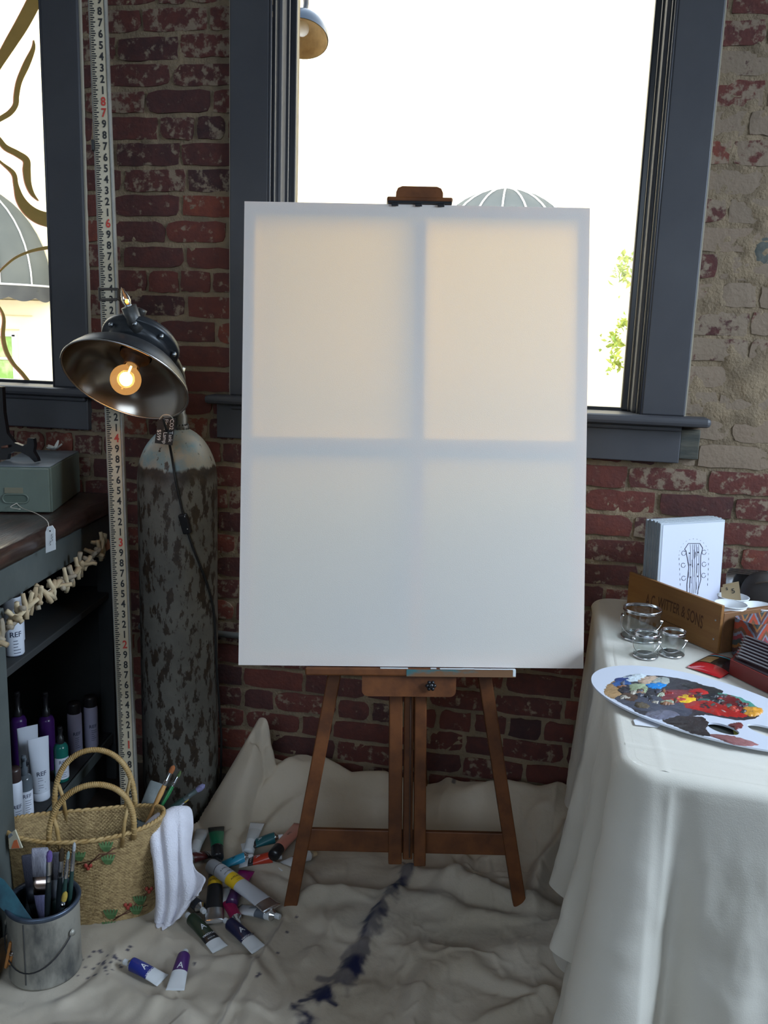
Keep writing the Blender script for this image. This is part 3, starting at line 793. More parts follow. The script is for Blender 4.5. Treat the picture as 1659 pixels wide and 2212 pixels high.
# tray
t0 = PC(660, 1446, .0); t1 = PC(1112, 1452, .0); tz = -.0125
TEAL = mat('teal_paint_crust', (.03, .12, .13), .6, c2=(.16, .075, .03), scale=6, lo=.45, hi=.55, stretch=(1, 3, 3))
tw = t1[0] - t0[0]; tcx = (t0[0] + t1[0]) / 2
tray = G().box((tcx, tz, -.022), (tw, .020, .075), bev=.004).obj('tray', WOOD, ez, True, MC)
G().box((tcx + tw * .24, tz - .001, .0158), (tw * .52, .0185, .0012), bev=.0004).obj('paint_crust', TEAL, tray, True, MC)
WPE = mat('dried_white_paint', (.62, .66, .68), .6); rs = random.Random(5); x = t0[0] + .03
while x < t1[0] - .002:
    L = rs.uniform(.01, .05); L = min(L, t1[0] - x)
    if rs.random() < (.25 + .75 * (x - t0[0]) / tw): G().box((x + L / 2, tz + .0102, .008 + rs.uniform(0, .003)), (L, .0016, .012), bev=.0006).obj('white_paint_crust', WPE, tray, True, MC)
    x += L * .95
G().box((t1[0] - .004, tz + .001, .0155), (.008, .018, .003), bev=.001).obj('white_paint_crust', WPE, tray, True, MC)
k0 = PC(782, 1468, .005); k1 = PC(985, 1506, .005); bx0, bx1, by0, by1 = k0[0], k1[0], k1[1], tz - .011
r = .016; ol = [(bx0, by1), (bx0, by0 + r)] + [(bx0 + r - r * math.cos(q), by0 + r - r * math.sin(q)) for q in (.4, .8, 1.2, 1.57)] + [(bx1 - r + r * math.sin(q), by0 + r - r * math.cos(q)) for q in (0, .4, .8, 1.2)] + [(bx1, by0 + r), (bx1, by1)]
blk = G().prism(ol[::-1], .026, None, -.022).obj('tray_block', WOOD, ez, True, MC)
kx, ky = PC(931, 1482, .02)
kn = G(); kn.lathe([(.001, .018), (.006, .018), (.007, .014), (.005, .012), (.005, 0)], 14)
for i in range(6):
    q = i * math.pi / 3; kn.sphere((.0095 * math.cos(q), .0095 * math.sin(q), .012), .0052, 10, 6)
kn.obj('knob', BLACK, blk, True, MC @ Matrix.Translation((kx, ky, .004)))
# clamp on top of the canvas
u0 = PC(836, 430, -.012); u1 = PC(977, 442, -.012); v0 = PC(856, 401, -.012); v1 = PC(957, 430, -.012)
cl = G(); r = .016; y1 = v0[1]; y0 = u0[1] - .002
cl.prism([(v0[0], y0), (v1[0], y0), (v1[0], y1 - r), (v1[0] - r * .3, y1 - r * .3), (v1[0] - r, y1), (v0[0] + r, y1), (v0[0] + r * .3, y1 - r * .3), (v0[0], y1 - r)], .032, None, -.046)
cl.box(((u0[0] + u1[0]) / 2, u0[1] - .003, -.028), (u1[0] - u0[0], .012, .062), bev=.004)
clo = cl.obj('top_clamp', WOOD, ez, True, MC)
G().box(((u0[0] + u1[0]) / 2, hh + .0045, -.022), (u1[0] - u0[0] - .004, .007, .060), bev=.002).obj('rubber_pad', BLACK, clo, True, MC)
for f in (.12, .48, .82): G().box((u0[0] + (u1[0] - u0[0]) * f, hh - .002, .004), (.018, .008, .003), bev=.001).obj('rubber_tooth', BLACK, clo, True, MC)

# ================================================================== TABLE UNDER A CLOTH
TX0, TX1, TY0, TY1, TZ = .192, 1.28, 1.572, 2.690, .780
tb = empty('folding_table', ((TX0 + TX1) / 2, (TY0 + TY1) / 2, 0), label='plain table hidden beneath the beige canvas cloth at right', cat='table')
TT = mat('grey_table_laminate', (.4, .4, .4), .5)
G().box(((TX0 + TX1) / 2, (TY0 + TY1) / 2, TZ - .022), (TX1 - TX0 - .03, TY1 - TY0 - .03, .03), bev=.005).obj('tabletop', TT, tb, True)
for x in (TX0 + .08, TX1 - .08):
    for y in (TY0 + .08, TY1 - .08): G().tube([(x, y, 0), (x, y, TZ - .035)], .014, 10).obj('leg', STEEL, tb, True)
SEAM = .252
nx, ny = 140, 150
gx = np.linspace(TX0, TX1, nx); gy = np.linspace(TY0, TY1, ny); AX, AY = np.meshgrid(gx, gy)
az = TZ + .0015 * (fbm(AX * 6, AY * 6, 61, 3) - .5) + .0016 * np.exp(-((AX - SEAM - .004 * np.sin(AY * 5)) / .006) ** 2)
az = az + .0012 * np.exp(-((AY - 1.66 + .03 * (AX - .3)) / .006) ** 2)
for ccx, ccy, sx_, sy_ in ((TX0, TY0, 1, 1), (TX1, TY0, -1, 1), (TX0, TY1, 1, -1), (TX1, TY1, -1, -1)):      # round its corners
    ox, oy = ccx + sx_ * .045, ccy + sy_ * .045; inc = ((AX - ox) * sx_ < 0) & ((AY - oy) * sy_ < 0); dd = np.hypot(AX - ox, AY - oy); kk = np.where(inc & (dd > .045), .045 / np.maximum(dd, 1e-6), 1.0)
    AX, AY = ox + (AX - ox) * kk, oy + (AY - oy) * kk
V = [np.stack([AX, AY, az], -1).reshape(-1, 3)]; FF = [quads(ny, nx)]
# the skirt: walk round the edge, fall to the hem
per = []; rad = .045
def arc(cx, cy, a0, n=40): return [(cx + rad * math.cos(a0 + math.pi / 2 * i / n), cy + rad * math.sin(a0 + math.pi / 2 * i / n), math.cos(a0 + math.pi / 2 * i / n), math.sin(a0 + math.pi / 2 * i / n), 1.0 - abs(2 * i / n - 1) * 1.0) for i in range(n)]
def side(p, q, nrm, n): return [(p[0] + (q[0] - p[0]) * i / n, p[1] + (q[1] - p[1]) * i / n, nrm[0], nrm[1], 0.0) for i in range(n)]
x0, x1, y0, y1 = TX0, TX1, TY0, TY1
per += side((x0, y1 - rad), (x0, y0 + rad), (-1, 0), 260) + arc(x0 + rad, y0 + rad, math.pi)
per += side((x0 + rad, y0), (x1 - rad, y0), (0, -1), 260) + arc(x1 - rad, y0 + rad, -math.pi / 2)
per += side((x1, y0 + rad), (x1, y1 - rad), (1, 0), 60) + arc(x1 - rad, y1 - rad, 0, 16)
per += side((x1 - rad, y1), (x0 + rad, y1), (0, 1), 60) + arc(x0 + rad, y1 - rad, math.pi / 2, 16)
per = np.array(per); N = len(per)
seg = np.hypot(*(np.roll(per[:, :2], -1, 0) - per[:, :2]).T); sl = np.concatenate([[0], np.cumsum(seg)[:-1]])
i_cor = 280; s_cor = sl[i_cor]
def skirt(zbot, extra, seed, rows=46):
    R = []
    tq = np.concatenate([np.linspace(0, 1, 7)[:-1] * math.pi / 2])
    for a in tq:
        R.append(np.stack([per[:, 0] + per[:, 2] * (extra + .024 * math.sin(a)) , per[:, 1] + per[:, 3] * (extra + .024 * math.sin(a)), np.full(N, TZ + .0003 - .024 * (1 - math.cos(a)))], -1))
    isleft = np.abs(per[:, 2] + 1) < .01; isfront = np.abs(per[:, 3] + 1) < .01
    ds = sl - s_cor
    big = .020 * np.sin(sl * 9.5 + 1.0 + seed) + .012 * np.sin(sl * 21 + 2.2 + seed) + .006 * np.sin(sl * 47 + 4 * np.sin(sl * 6)) + .010 * (fbm(sl * 9, sl * 0 + seed, 8, 3) - .5)
    flare = .042
    corner = .075 * np.exp(-((ds - .01) / .045) ** 2) - .110 * np.exp(-((ds + .095) / .033) ** 2) + .050 * np.exp(-((ds + .19) / .05) ** 2) - .060 * np.exp(-((ds - .095) / .028) ** 2) + .035 * np.exp(-((ds - .19) / .05) ** 2) - .05 * np.exp(-((ds + .33) / .03) ** 2) + .03 * np.exp(-((ds + .42) / .04) ** 2) - .045 * np.exp(-((ds - .42) / .06) ** 2)
    seam = .005 * np.exp(-((per[:, 0] - SEAM - .012) / .008) ** 2) * isfront - .010 * np.exp(-((per[:, 0] - SEAM - .035) / .02) ** 2) * isfront
    nearwall = sstep(2.45, 2.68, per[:, 1]) * (per[:, 3] > -.5)
    for r in range(1, rows + 1):
        v = r / rows; z = TZ - .0245 + (zbot - TZ + .0245) * v
        wv = .006 * (fbm(sl * 16, np.full(N, v * 7.0), seed + 5, 3) - .5) * 2
        off = extra + .024 + (flare * v + (big * v ** .75 + corner * v ** .9) * (.55 + .45 * v) + seam * (.5 + .5 * v) + wv * min(1, v * 3))
        off = np.where(per[:, 3] > .5, np.minimum(off, .03), off) * (1 - .75 * nearwall) + .75 * nearwall * (extra + .016 + .02 * v)
        off = np.maximum(off, extra + .006)
        slope = .018 * (per[:, 0] - .2) if zbot > .05 else 0
        R.append(np.stack([per[:, 0] + per[:, 2] * off, per[:, 1] + per[:, 3] * off, np.full(N, z)], -1))
    return np.array(R)
R = skirt(.225, 0, 1); b = nx * ny
V.append(R.reshape(-1, 3)); FF.append(quads(R.shape[0], N, wrap=True) + b)
def skew(P):
    # the near edge of the table slants a little towards the viewer on the right
    P = P.copy(); P[:, 1] -= .14 * (P[:, 0] - TX0) * np.clip((TY1 - P[:, 1]) / (TY1 - TY0), 0, 1.1); return P
me = npmesh('tablecloth', skew(np.concatenate(V)), np.concatenate(FF), CLOTH_T)
tc_ = tag(link_obj('tablecloth', me), 'beige canvas cloth draped over the table at right', 'tablecloth')
R2 = skirt(.004, -.016, 1, 30)
me = npmesh('lower_layer', skew(R2.reshape(-1, 3)), quads(R2.shape[0], N, wrap=True), CLOTH_T)
link_obj('lower_layer', me, tc_, True)
# ================================================================== WORKBENCH ON THE LEFT
BZ = 1.000
def bench_x(y): return -1.290 - .126 * (y - 1.86)        # its front runs from near the viewer back to the wall
ba = math.atan(.126)
bo = Vector((bench_x(2.70), 2.70, 0))
Y0B = .90                                             # it goes on towards the viewer, out of the picture
Mb = Matrix.Translation(bo) @ Matrix.Rotation(ba, 4, 'Z')   # local: x out of the front, -y towards the viewer
LB = (2.70 - Y0B) / math.cos(ba); WB = .58
def by(y): return (y - 2.70) / math.cos(ba)             # world y on the front edge to local y
bench = empty('workbench', bo, label='grey-green open workbench with dark worn wooden top along left wall', cat='workbench')
GREY = mat('grey_green_paint', (.060, .072, .070), .55, c2=(.085, .098, .094), scale=4, bump=.1)
DARKIN = mat('dark_bench_inside', (.020, .022, .023), .7, c2=(.028, .03, .03), scale=5)  # darker than the bench grey, for shelves, panels, plinth and far post
TOPW = mat('dark_worn_wood', (.030, .018, .015), .30, c2=(.085, .042, .030), scale=9, stretch=(5, .5, 1), lo=.5, hi=.75, bump=.5, bscale=25, coat=.25)
# top with a worn, uneven front edge
rs = random.Random(4)
rows = []; n = 60
prof = [(-WB, 0), (-.02, 0), (-.006, -.004), (.006, -.014), (.010, -.028), (.004, -.046), (-.012, -.055), (-WB, -.055)]
for i in range(n + 1):
    yl_ = -LB * i / n; dx = .006 * (noise.noise((yl_ * 9, 1, 1))) ; dz = .004 * noise.noise((yl_ * 12, 5, 2))
    rows.append([(x + (dx + .004 * noise.noise((yl_ * 22, x * 90, z * 90)) if x > -.1 else 0), yl_, z + (dz * .4 if x > -.05 else 0)) for x, z in prof])
g = G(); g.grid(rows); g.f += [tuple(range(len(prof)))]; g.sm += [False]
g.obj('worktop', TOPW, bench, True, Mb @ Matrix.Translation((0, 0, BZ)))
def bpart(nm, c, d, m=GREY, bev=.003): return G().box(c, d, bev=bev).obj(nm, m, bench, True, Mb)
bpart('rail', (-.022, -LB / 2, .900), (.022, LB, .088))
bpart('post', (-.02, by(1.885) - .05, .43), (.05, .09, .855))
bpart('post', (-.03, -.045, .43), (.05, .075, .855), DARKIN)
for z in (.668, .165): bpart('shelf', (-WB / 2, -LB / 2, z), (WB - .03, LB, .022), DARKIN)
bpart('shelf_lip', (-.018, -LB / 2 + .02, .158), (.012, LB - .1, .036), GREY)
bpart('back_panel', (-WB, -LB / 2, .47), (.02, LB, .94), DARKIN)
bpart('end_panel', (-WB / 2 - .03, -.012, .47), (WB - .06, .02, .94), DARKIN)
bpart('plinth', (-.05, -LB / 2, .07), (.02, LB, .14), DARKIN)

# green card file box with its tag
CF = Vector((-1.420, 2.326, BZ + .001)); cfa = math.radians(17)
Mf = Matrix.Translation(CF) @ Matrix.Rotation(cfa, 4, 'Z')      # local: front right lower corner at origin, y back
GRN = mat('sage_green_enamel', (.115, .150, .125), .42, c2=(.085, .11, .092), scale=7, lo=.45, hi=.8, bump=.1)
cf = empty('card_file_box', CF, label='sage green metal card file drawer box on the workbench', cat='file box')
FW, FD, FH = .165, .375, .136
G().box((-FW / 2, FD / 2 + .006, FH / 2), (FW, FD - .012, FH), bev=.004).obj('case', GRN, cf, True, Mf)
GT = mat('worn_grey_top', (.20, .24, .27), .32, c2=(.12, .14, .16), scale=9, stretch=(.6, 2, 1), bump=.15)
G().box((-FW / 2, FD / 2 + .004, FH + .0012), (FW - .004, FD - .012, .0024), bev=.0008).obj('top_plate', GT, cf, True, Mf)
G().box((-FW / 2, .004, FH / 2), (FW - .006, .012, FH - .006), bev=.003).obj('drawer_front', GRN, cf, True, Mf)
def stadium(cx, cz, hw, hh_, n=8): 
    r = hh_; return [(cx + hw - r + r * math.sin(math.pi * i / n), 0, cz + r * math.cos(math.pi * i / n)) for i in range(n + 1)] + [(cx - hw + r - r * math.sin(math.pi * i / n), 0, cz - r * math.cos(math.pi * i / n)) for i in range(n + 1)]
hcx = -.100
pull = empty('drawer_pull', (0, 0, 0), parent=cf); pull.matrix_parent_inverse = wm(cf).inverted(); pull.matrix_basis = Mf.copy()
pull.name = 'drawer_pull'
G().tube([(x, -.004, z) for x, _, z in stadium(hcx, .044, .036, .013)], .0028, 6, closed=True).obj('pull_rim', GRN, pull)
G().prism([(x, z) for x, _, z in stadium(hcx, .044, .034, .011)], .001, Matrix(((1, 0, 0, 0), (0, 0, 1, -.0034), (0, 1, 0, 0), (0, 0, 0, 1)))).obj('recess_shade_plate', mat('recess_shade_green', (.07, .10, .08), .6), pull)  # recess shade put into a darker green plate inside the rim
G().box((hcx - .004, -.0035, .068), (.052, .003, .017), bev=.001).obj('card_holder', mat('tan_card', (.17, .165, .115), .7), cf, True, Mf)
sp = [Mf @ Vector(q) for q in ((hcx + .004, -.008, .031), (hcx + .022, -.016, .018), (hcx + .05, -.03, .004))]
TGY = 2.085; tp_ = PY(106, 1138, TGY)
STRING = mat('cream_string', (.55, .52, .45), .9)
tgo = empty('price_tag', tp_, parent=None); tgo.parent = cf; tgo.matrix_parent_inverse = wm(cf).inverted(); tgo['label'] = 'white paper tag on string'
G().tube(catmull([sp[0], sp[1], PY(80, 1110, 2.19), PY(102, 1126, 2.11), tp_ + Vector((0, -.002, -.008))], 5), .0011, 5).obj('string', STRING, tgo, True)
G().tube(catmull([sp[0], Mf @ Vector((hcx - .012, -.014, .02)), PY(44, 1100, 2.275)], 4), .0011, 5).obj('string', STRING, tgo, True)
tagpts = [PY(u, v, TGY) for u, v in ((98, 1150), (102, 1138), (113, 1135), (119, 1144), (120, 1187), (99, 1195))]
tc0 = sum(tagpts, Vector()) / 6
G().add(tagpts + [p + Vector((0, .0012, 0)) for p in tagpts], [(0, 1, 2, 3, 4, 5), (11, 10, 9, 8, 7, 6)] + [(i, 6 + i, 6 + (i + 1) % 6, (i + 1) % 6) for i in range(6)]).obj('tag_card', mat('white_card', (.78, .80, .82), .7), tgo, True)
g = G()
g.lathe([(.0001, 0), (.0022, 0)], 10, frame(PY(108, 1147, TGY - .0008), (1, 0, 0), (0, -1, 0)))
for pts in (((113, 1153), (111, 1157), (114, 1160), (111, 1163), (114, 1166), (112, 1169)), ((108, 1168), (110, 1171), (107, 1173), (110, 1176), (108, 1178))):
    g.tube([PY(u, v, TGY - .0008) for u, v in pts], .0005, 4)
g.obj('handwriting', INK, tgo, True)

# black plate stand on the box
FT = BZ + FH + .0035
ol = [(-30, 830), (8, 835), (11, 890), (18, 935), (34, 955), (52, 962), (61, 957), (63, 945), (75, 946), (77, 960), (75, 974), (83, 988), (85, 995), (78, 997), (66, 985), (48, 975), (32, 974), (21, 980), (19, 991), (0, 992), (-30, 992)]
ys = 2.385
ps = [PY(u, v, ys) for u, v in ol]; zmin = min(p.z for p in ps); ps = [p + Vector((0, 0, FT - zmin)) for p in ps]
stand = empty('plate_stand', (ps[0].x, ys, FT), label='black carved wooden plate stand on top of the green file box', cat='plate stand')
Mst = Matrix(((1, 0, 0, 0), (0, 0, 1, 0), (0, 1, 0, 0), (0, 0, 0, 1)))
G().prism([(p.x, p.z) for p in ps], .016, Mst, ys - .008).obj('scroll_foot', mat('black_lacquer', (.008, .008, .010), .22), stand, True)
xb = PY(-25, 900, ys + .1)
G().bar((ps[0].x + .012, ys + .01, FT + .10), (ps[0].x - .03, ys + .12, FT + .006), .014, .01, .002).obj('back_strut', mat('black_lacquer_dull', (.010, .010, .012), .35), stand, True)
G().tube([(PY(12, 964, ys).x, ys - .02, PY(12, 964, ys).z + FT - zmin), (PY(24, 962, ys).x, ys - .016, PY(24, 962, ys).z + FT - zmin)], .004, 8).obj('peg', mat('brown_peg', (.12, .05, .03), .5), stand, True)

# silk blossom and a fallen petal
PETAL = mat('white_silk', (.72, .72, .66), .7)
def petal(gr, c, ang, L, W, tilt):
    rows = []
    for j in range(7):
        t = j / 6; w = W * math.sin(math.pi * min(.08 + t * .92, .97)) ** .6
        rows.append([(L * t, w * (i / 4 - .5), .25 * W * ((i / 4 - .5) * 2) ** 2 + L * .15 * t * t) for i in range(5)])
    gr.grid(rows, Matrix.Translation(c) @ Matrix.Rotation(ang, 4, 'Z') @ Matrix.Rotation(-tilt, 4, 'Y'))
fc = PZ(119, 972, FT + .002)
bl = empty('silk_blossom', fc, label='white silk blossom lying on the green file box', cat='flower')
for a_, L, W, t in ((0.3, .030, .020, .5), (1.2, .034, .016, .9), (2.9, .034, .024, .15), (3.9, .028, .02, .1), (5.4, .026, .018, .2)):
    gq = G(); petal(gq, (0, 0, 0), a_, L, W, t); gq.obj('petal', PETAL, bl)
fc2 = PZ(196, 1040, BZ + .002); fc2 = Vector((min(fc2.x, bench_x(fc2.y) - .03), min(fc2.y, 2.66), BZ + .002))
bl2 = empty('fallen_petals', fc2, label='loose white silk petals on workbench beside the file box', cat='flower')
for a_, L, W, t in ((.2, .030, .018, .9), (-.6, .026, .016, .15)):
    gq = G(); petal(gq, (0, 0, 0), a_, L, W, t); gq.obj('petal', PETAL, bl2)

# driftwood garland along the front of the bench
gar = empty('driftwood_garland', (bench_x(2.1) + .02, 2.1, .80), label='garland of short driftwood sticks strung along the workbench front', cat='garland')
path = []
for u, v in ((-40, 1395), (15, 1350), (60, 1305), (110, 1272), (160, 1237), (200, 1200), (222, 1170)):
    q = ray(u, v); off = .034; t = (-1.290 + .126 * 1.86 + off) / (q[0] + .126 * q[1]); path.append((q[0] * t, q[1] * t, EYE + q[2] * t))
pth = catmull(path, 10)
G().tube([tuple(p) for p in pth], .0012, 5).obj('cord', STRING, gar, True)
DRIFT = [mat('driftwood_%s' % n_, c_, .85, c2=c2_, scale=18, stretch=(3, 3, .5), bump=.5, bscale=70) for n_, c_, c2_ in (('tan', (.42, .33, .20), (.30, .22, .13)), ('grey', (.24, .20, .15), (.33, .28, .2)), ('pale', (.52, .43, .28), (.40, .31, .19)))]
dm = []
for k in range(9):
    r_ = random.Random(k + 50); L = r_.uniform(.046, .078); n = 6; pts = []; rr = []
    for i in range(n):
        t = i / (n - 1) - .5; pts.append((.006 * math.sin(t * 3 + k) * r_.uniform(.4, 1), .004 * r_.uniform(-1, 1), L * t)); rr.append(r_.uniform(.0058, .0086) * (1 - .9 * abs(t) ** 3))
    gq = G(); gq.tube(pts, rr, 6); me = gq.mesh('driftwood_stick'); me.materials.append(DRIFT[k % 3]); dm.append(me)
rs = random.Random(9); arcl = np.array(pth); total = 50
for i in range(total):
    t = (i + rs.uniform(-.3, .3)) / (total - 1); t = min(max(t, 0), 1); k = t * (len(pth) - 1); j = min(int(k), len(pth) - 2); c = arcl[j] + (arcl[j + 1] - arcl[j]) * (k - j)
    o = link_obj('driftwood_stick', rs.choice(dm), gar, True)
    a1 = rs.gauss(0, .9); a2 = rs.gauss(0, .7)
    o.matrix_basis = Matrix.Translation(Vector(c) + Vector((rs.uniform(-.004, .006), rs.uniform(-.004, .004), rs.uniform(-.006, .006)))) @ Matrix.Rotation(ba, 4, 'Z') @ Matrix.Rotation(a1, 4, 'X') @ Matrix.Rotation(a2, 4, 'Y')
e_ = Vector(pth[-1])
G().prism([(0, 0), (.018, -.006), (.022, -.035), (.006, -.045), (-.004, -.02)], .002, frame(e_ + Vector((0, 0, .012)), (.8, .6, 0), (.6, -.8, 0))).obj('leather_tassel', mat('orange_leather', (.22, .07, .025), .7), gar, True)

# ================================================================== BOTTLES ON THE SHELVES
LW = mat('white_label', (.62, .65, .72), .45); LBODY = mat('white_bottle', (.60, .64, .72), .4)
LAV = mat('lavender_can', (.36, .35, .48), .4); CAPB = mat('dark_cap', (.016, .015, .017), .35); CAPBR = mat('brown_cap', (.035, .022, .02), .35)
PURP = mat('purple_plastic', (.055, .015, .12), .25); TEALB = mat('teal_plastic', (.012, .13, .105), .2); CLEARB = mat('clear_grey_plastic', (.10, .12, .14), .12); BLUEINK = mat('navy_print', (.03, .04, .08), .6)
def on_cyl(verts, R, face, z0):
    """bend flat lettering round an upright cylinder, facing the angle face"""
    return [(R * math.cos(face + v[0] / R), R * math.sin(face + v[0] / R), z0 + v[1]) for v in verts]
def label_text(root, R, face, z, size, s='REF', lines=5, parent=None):
    g_ = G(); vs, fs = text_geo(s, size, .01); g_.add(on_cyl([(v.x, v.y) for v in vs], R + .0006, face, z), fs)
    for i in range(lines):
        w = size * random.uniform(.5, 1.1); zz = z - size * (.9 + i * .42); n = 5
        g_.grid([[(((R + .0006) * math.cos(face - .35 * size / R + (w * k / n) / R * 1.0)), ((R + .0006) * math.sin(face - .35 * size / R + (w * k / n) / R)), zz + d) for k in range(n + 1)] for d in (0, size * .09)])
    return g_.obj('printed_label', BLUEINK, parent or root)
def bottle(name, lab, loc, R, H, body, cap, kind, capmat=CAPB, group='hair care bottles on the lower shelf', tilt=0.0, label_on=True, zl=.55, size=.016):
    t = empty(name, loc, tilt, label=lab, cat='bottle', group=group)
    face = math.atan2(-loc[1], -loc[0]) - tilt + .25
    if kind == 'tube':                              # squeeze tube standing on its cap
        rows = []
        for j in range(9):
            q = j / 8; a_ = R * (1 + .12 * q); b_ = R * (1 - q) ** .7 + .0015; z = .028 + (H - .028) * q
            rows.append([(a_ * math.cos(k * math.pi / 12), b_ * math.sin(k * math.pi / 12), z) for k in range(24)])
        b = G().grid(rows, Matrix.Rotation(face + math.pi / 2, 4, 'Z'), wrap=True).obj('tube_body', body, t)
        G().lathe([(.001, 0), (R * .98, 0), (R, .004), (R, .026), (R * .9, .028)], 28).obj('cap', cap, t)
        g_ = G(); vs, fs = text_geo('REF', size, .01)
        Mt = Matrix.Rotation(face, 4, 'Z')
        def surf(x, z):
            q = (z - .028) / (H - .028); a_ = R * (1 + .12 * q); b_ = R * (1 - q) ** .7 + .0015
            return Mt @ Vector((b_ * math.sqrt(max(1 - (x / a_) ** 2, .02)) + .0008, x, z))
        g_.add([surf(v.x, .085 + v.y) for v in vs], fs)
        for i in range(6):
            w = size * random.uniform(.6, 1.2); g_.add([surf(x, .072 - i * .007 + d) for x, d in ((-size * .6, 0), (-size * .6 + w, 0), (-size * .6 + w, .0012), (-size * .6, .0012))], [(0, 1, 2, 3)])
        g_.obj('printed_label', BLUEINK, t)
        return t
    if kind == 'aerosol':
        hb = H * .80
        b = G().lathe([(.001, 0), (R * .92, 0), (R, .004), (R, hb - .006), (R * .9, hb), (R * .86, hb + .002)], 28).obj('body', body, t)
        G().lathe([(R * .90, hb + .001), (R * .90, H - .006), (R * .82, H), (.001, H)], 28).obj('cap', cap, t)
    elif kind == 'pump':
        hb = H * .70
        b = G().lathe([(.001, 0), (R * .92, 0), (R, .004), (R, hb - .014), (R * .8, hb - .003), (R * .42, hb), (R * .4, hb + .006)], 28).obj('body', body, t)
        c = G().lathe([(R * .48, hb), (R * .48, hb + .020), (R * .3, hb + .024), (R * .3, H - .012), (R * .34, H - .010), (R * .32, H), (.001, H)], 20).obj('spray_head', cap, t)
        G().box((R * .42 * math.cos(face), R * .42 * math.sin(face), H - .007), (.010, .010, .009), bev=.002).obj('nozzle', cap, c)
    if label_on:
        if kind == 'pump':
            G().lathe([(R + .0004, .012), (R + .0004, hb * .66)], 20, None, True, face - 1.2, face + 1.2).obj('paper_label', LW, t)
        label_text(t, R, face, hb * zl, size, lines=6)
    return t
zs = .177
def sp_(u, v, z=None):
    p = PZ(u, v, zs if z is None else z); return p
def inb(y, off): return Vector((bench_x(y) - off, y, zs))
bottle('aerosol_can', 'white aerosol can with brown cap, nearest on lower bench shelf', inb(1.985, .050), .0205, .190, LBODY, CAPBR, 'aerosol')
bottle('spray_bottle', 'clear spray bottle with white label, second along the lower shelf', inb(2.062, .060), .0205, .185, CLEARB, CLEARB, 'pump')
bottle('squeeze_tube', 'white squeeze tube standing on its cap, largest on lower shelf', inb(2.165, .066), .027, .190, LBODY, LBODY, 'tube', size=.018)
bottle('squeeze_tube', 'white squeeze tube half hidden behind another white tube', inb(2.215, .125), .027, .195, LBODY, LBODY, 'tube', size=.018)
bottle('spray_bottle', 'teal green spray bottle with white label on lower shelf', inb(2.275, .048), .0215, .175, TEALB, CAPB, 'pump')
bottle('spray_bottle', 'purple spray bottle directly behind the teal one on lower shelf', inb(2.330, .120), .024, .255, PURP, CAPB, 'pump', label_on=False)
bottle('spray_bottle', 'purple spray bottle behind the white squeeze tubes', inb(2.300, .200), .024, .260, PURP, CAPB, 'pump', label_on=False)
bottle('aerosol_can', 'pale lavender aerosol can with dark cap, left of the far pair', inb(2.440, .075), .0225, .180, LAV, CAPB, 'aerosol')
bottle('aerosol_can', 'pale lavender aerosol can with dark cap, right of the far pair', inb(2.505, .046), .0225, .178, LAV, CAPB, 'aerosol')
zs = .680
bottle('shampoo_bottle', 'white bottle with dark cap in front on the upper bench shelf', inb(2.020, .050), .027, .200, LBODY, CAPB, 'aerosol', group='hair care bottles on the upper shelf', zl=.38, size=.02)
bottle('shampoo_bottle', 'white bottle half hidden behind another on the upper bench shelf', inb(2.110, .095), .027, .200, LBODY, CAPB, 'aerosol', group='hair care bottles on the upper shelf', zl=.38, size=.02)

# ================================================================== SURVEYOR'S ROD
FT_ = .3048
def rod_pt(z): return Vector((-1.160 - .068 * z, 2.255 + .100 * z, z))
ra_ = (rod_pt(1) - rod_pt(0)).normalized()
rf = Vector((.30, -1, .1)); rf = (rf - ra_ * rf.dot(ra_)).normalized()       # the way the scale faces
Mr = frame(rod_pt(0.006), ra_.cross(rf) * -1, rf)                    # local z out of the face
Mr = Matrix((rf.cross(ra_) * -1, ra_, rf)).transposed().to_4x4(); Mr.translation = rod_pt(.008)
if (Mr.to_3x3() @ Vector((1, 0, 0))).x < 0: Mr = Mr @ Matrix.Rotation(math.pi, 4, 'Y')
sl_ = 1.0 / ra_.z                                                        # length along the rod per metre of height
rod = empty('survey_rod', rod_pt(0), label='tall yellowed surveyor levelling rod with black and red numerals', cat='measuring rod')
RODC = mat('yellowed_ivory_paint', (.56, .49, .36), .5, c2=(.50, .42, .29), scale=10, bump=.08)
RODM = mat('grey_rod_edge', (.30, .29, .26), .45, c2=(.22, .21, .19), scale=15)
RED = mat('red_numeral', (.50, .045, .03), .6)
TOPZ = 3.15 * sl_
G().box((0, TOPZ / 2, -.010), (.040, TOPZ, .018), bev=.002).obj('staff', RODC, rod, True, Mr)
G().box((.0235, TOPZ / 2, -.012), (.007, TOPZ, .026), bev=.002).obj('edge_channel', RODM, rod, True, Mr)
G().box((-.0215, TOPZ / 2, -.013), (.004, TOPZ, .020), bev=.001).obj('edge_channel', RODM, rod, True, Mr)
gb, gr_, gt = G(), G(), G()
for k in range(3, 104):
    z = k * FT_ / 10 * sl_
    if k <= 70: ft_, dg = divmod(k, 10); s = str(dg) if dg else str(ft_)
    else: ft_, dg = divmod(k - 71 + 80, 10); s = str(dg) if dg else str(ft_)
    red = dg == 0
    vs, fs = text_geo(s, .033 if red else .0295, .028)
    (gr_ if red else gb).add([(v.x * .82 + .0085, v.y + z, .0003) for v in vs], fs)
for k in range(15, 1040):
    z = k * FT_ / 100 * sl_
    if k % 2: continue
    L = .0135 if k % 10 == 0 else (.011 if k % 4 == 0 else .0075)
    gt.add([(-.018, z, .0003), (-.018 + L, z, .0003), (-.018 + L, z + .0034, .0003), (-.018, z + .0034, .0003)], [(0, 1, 2, 3)])
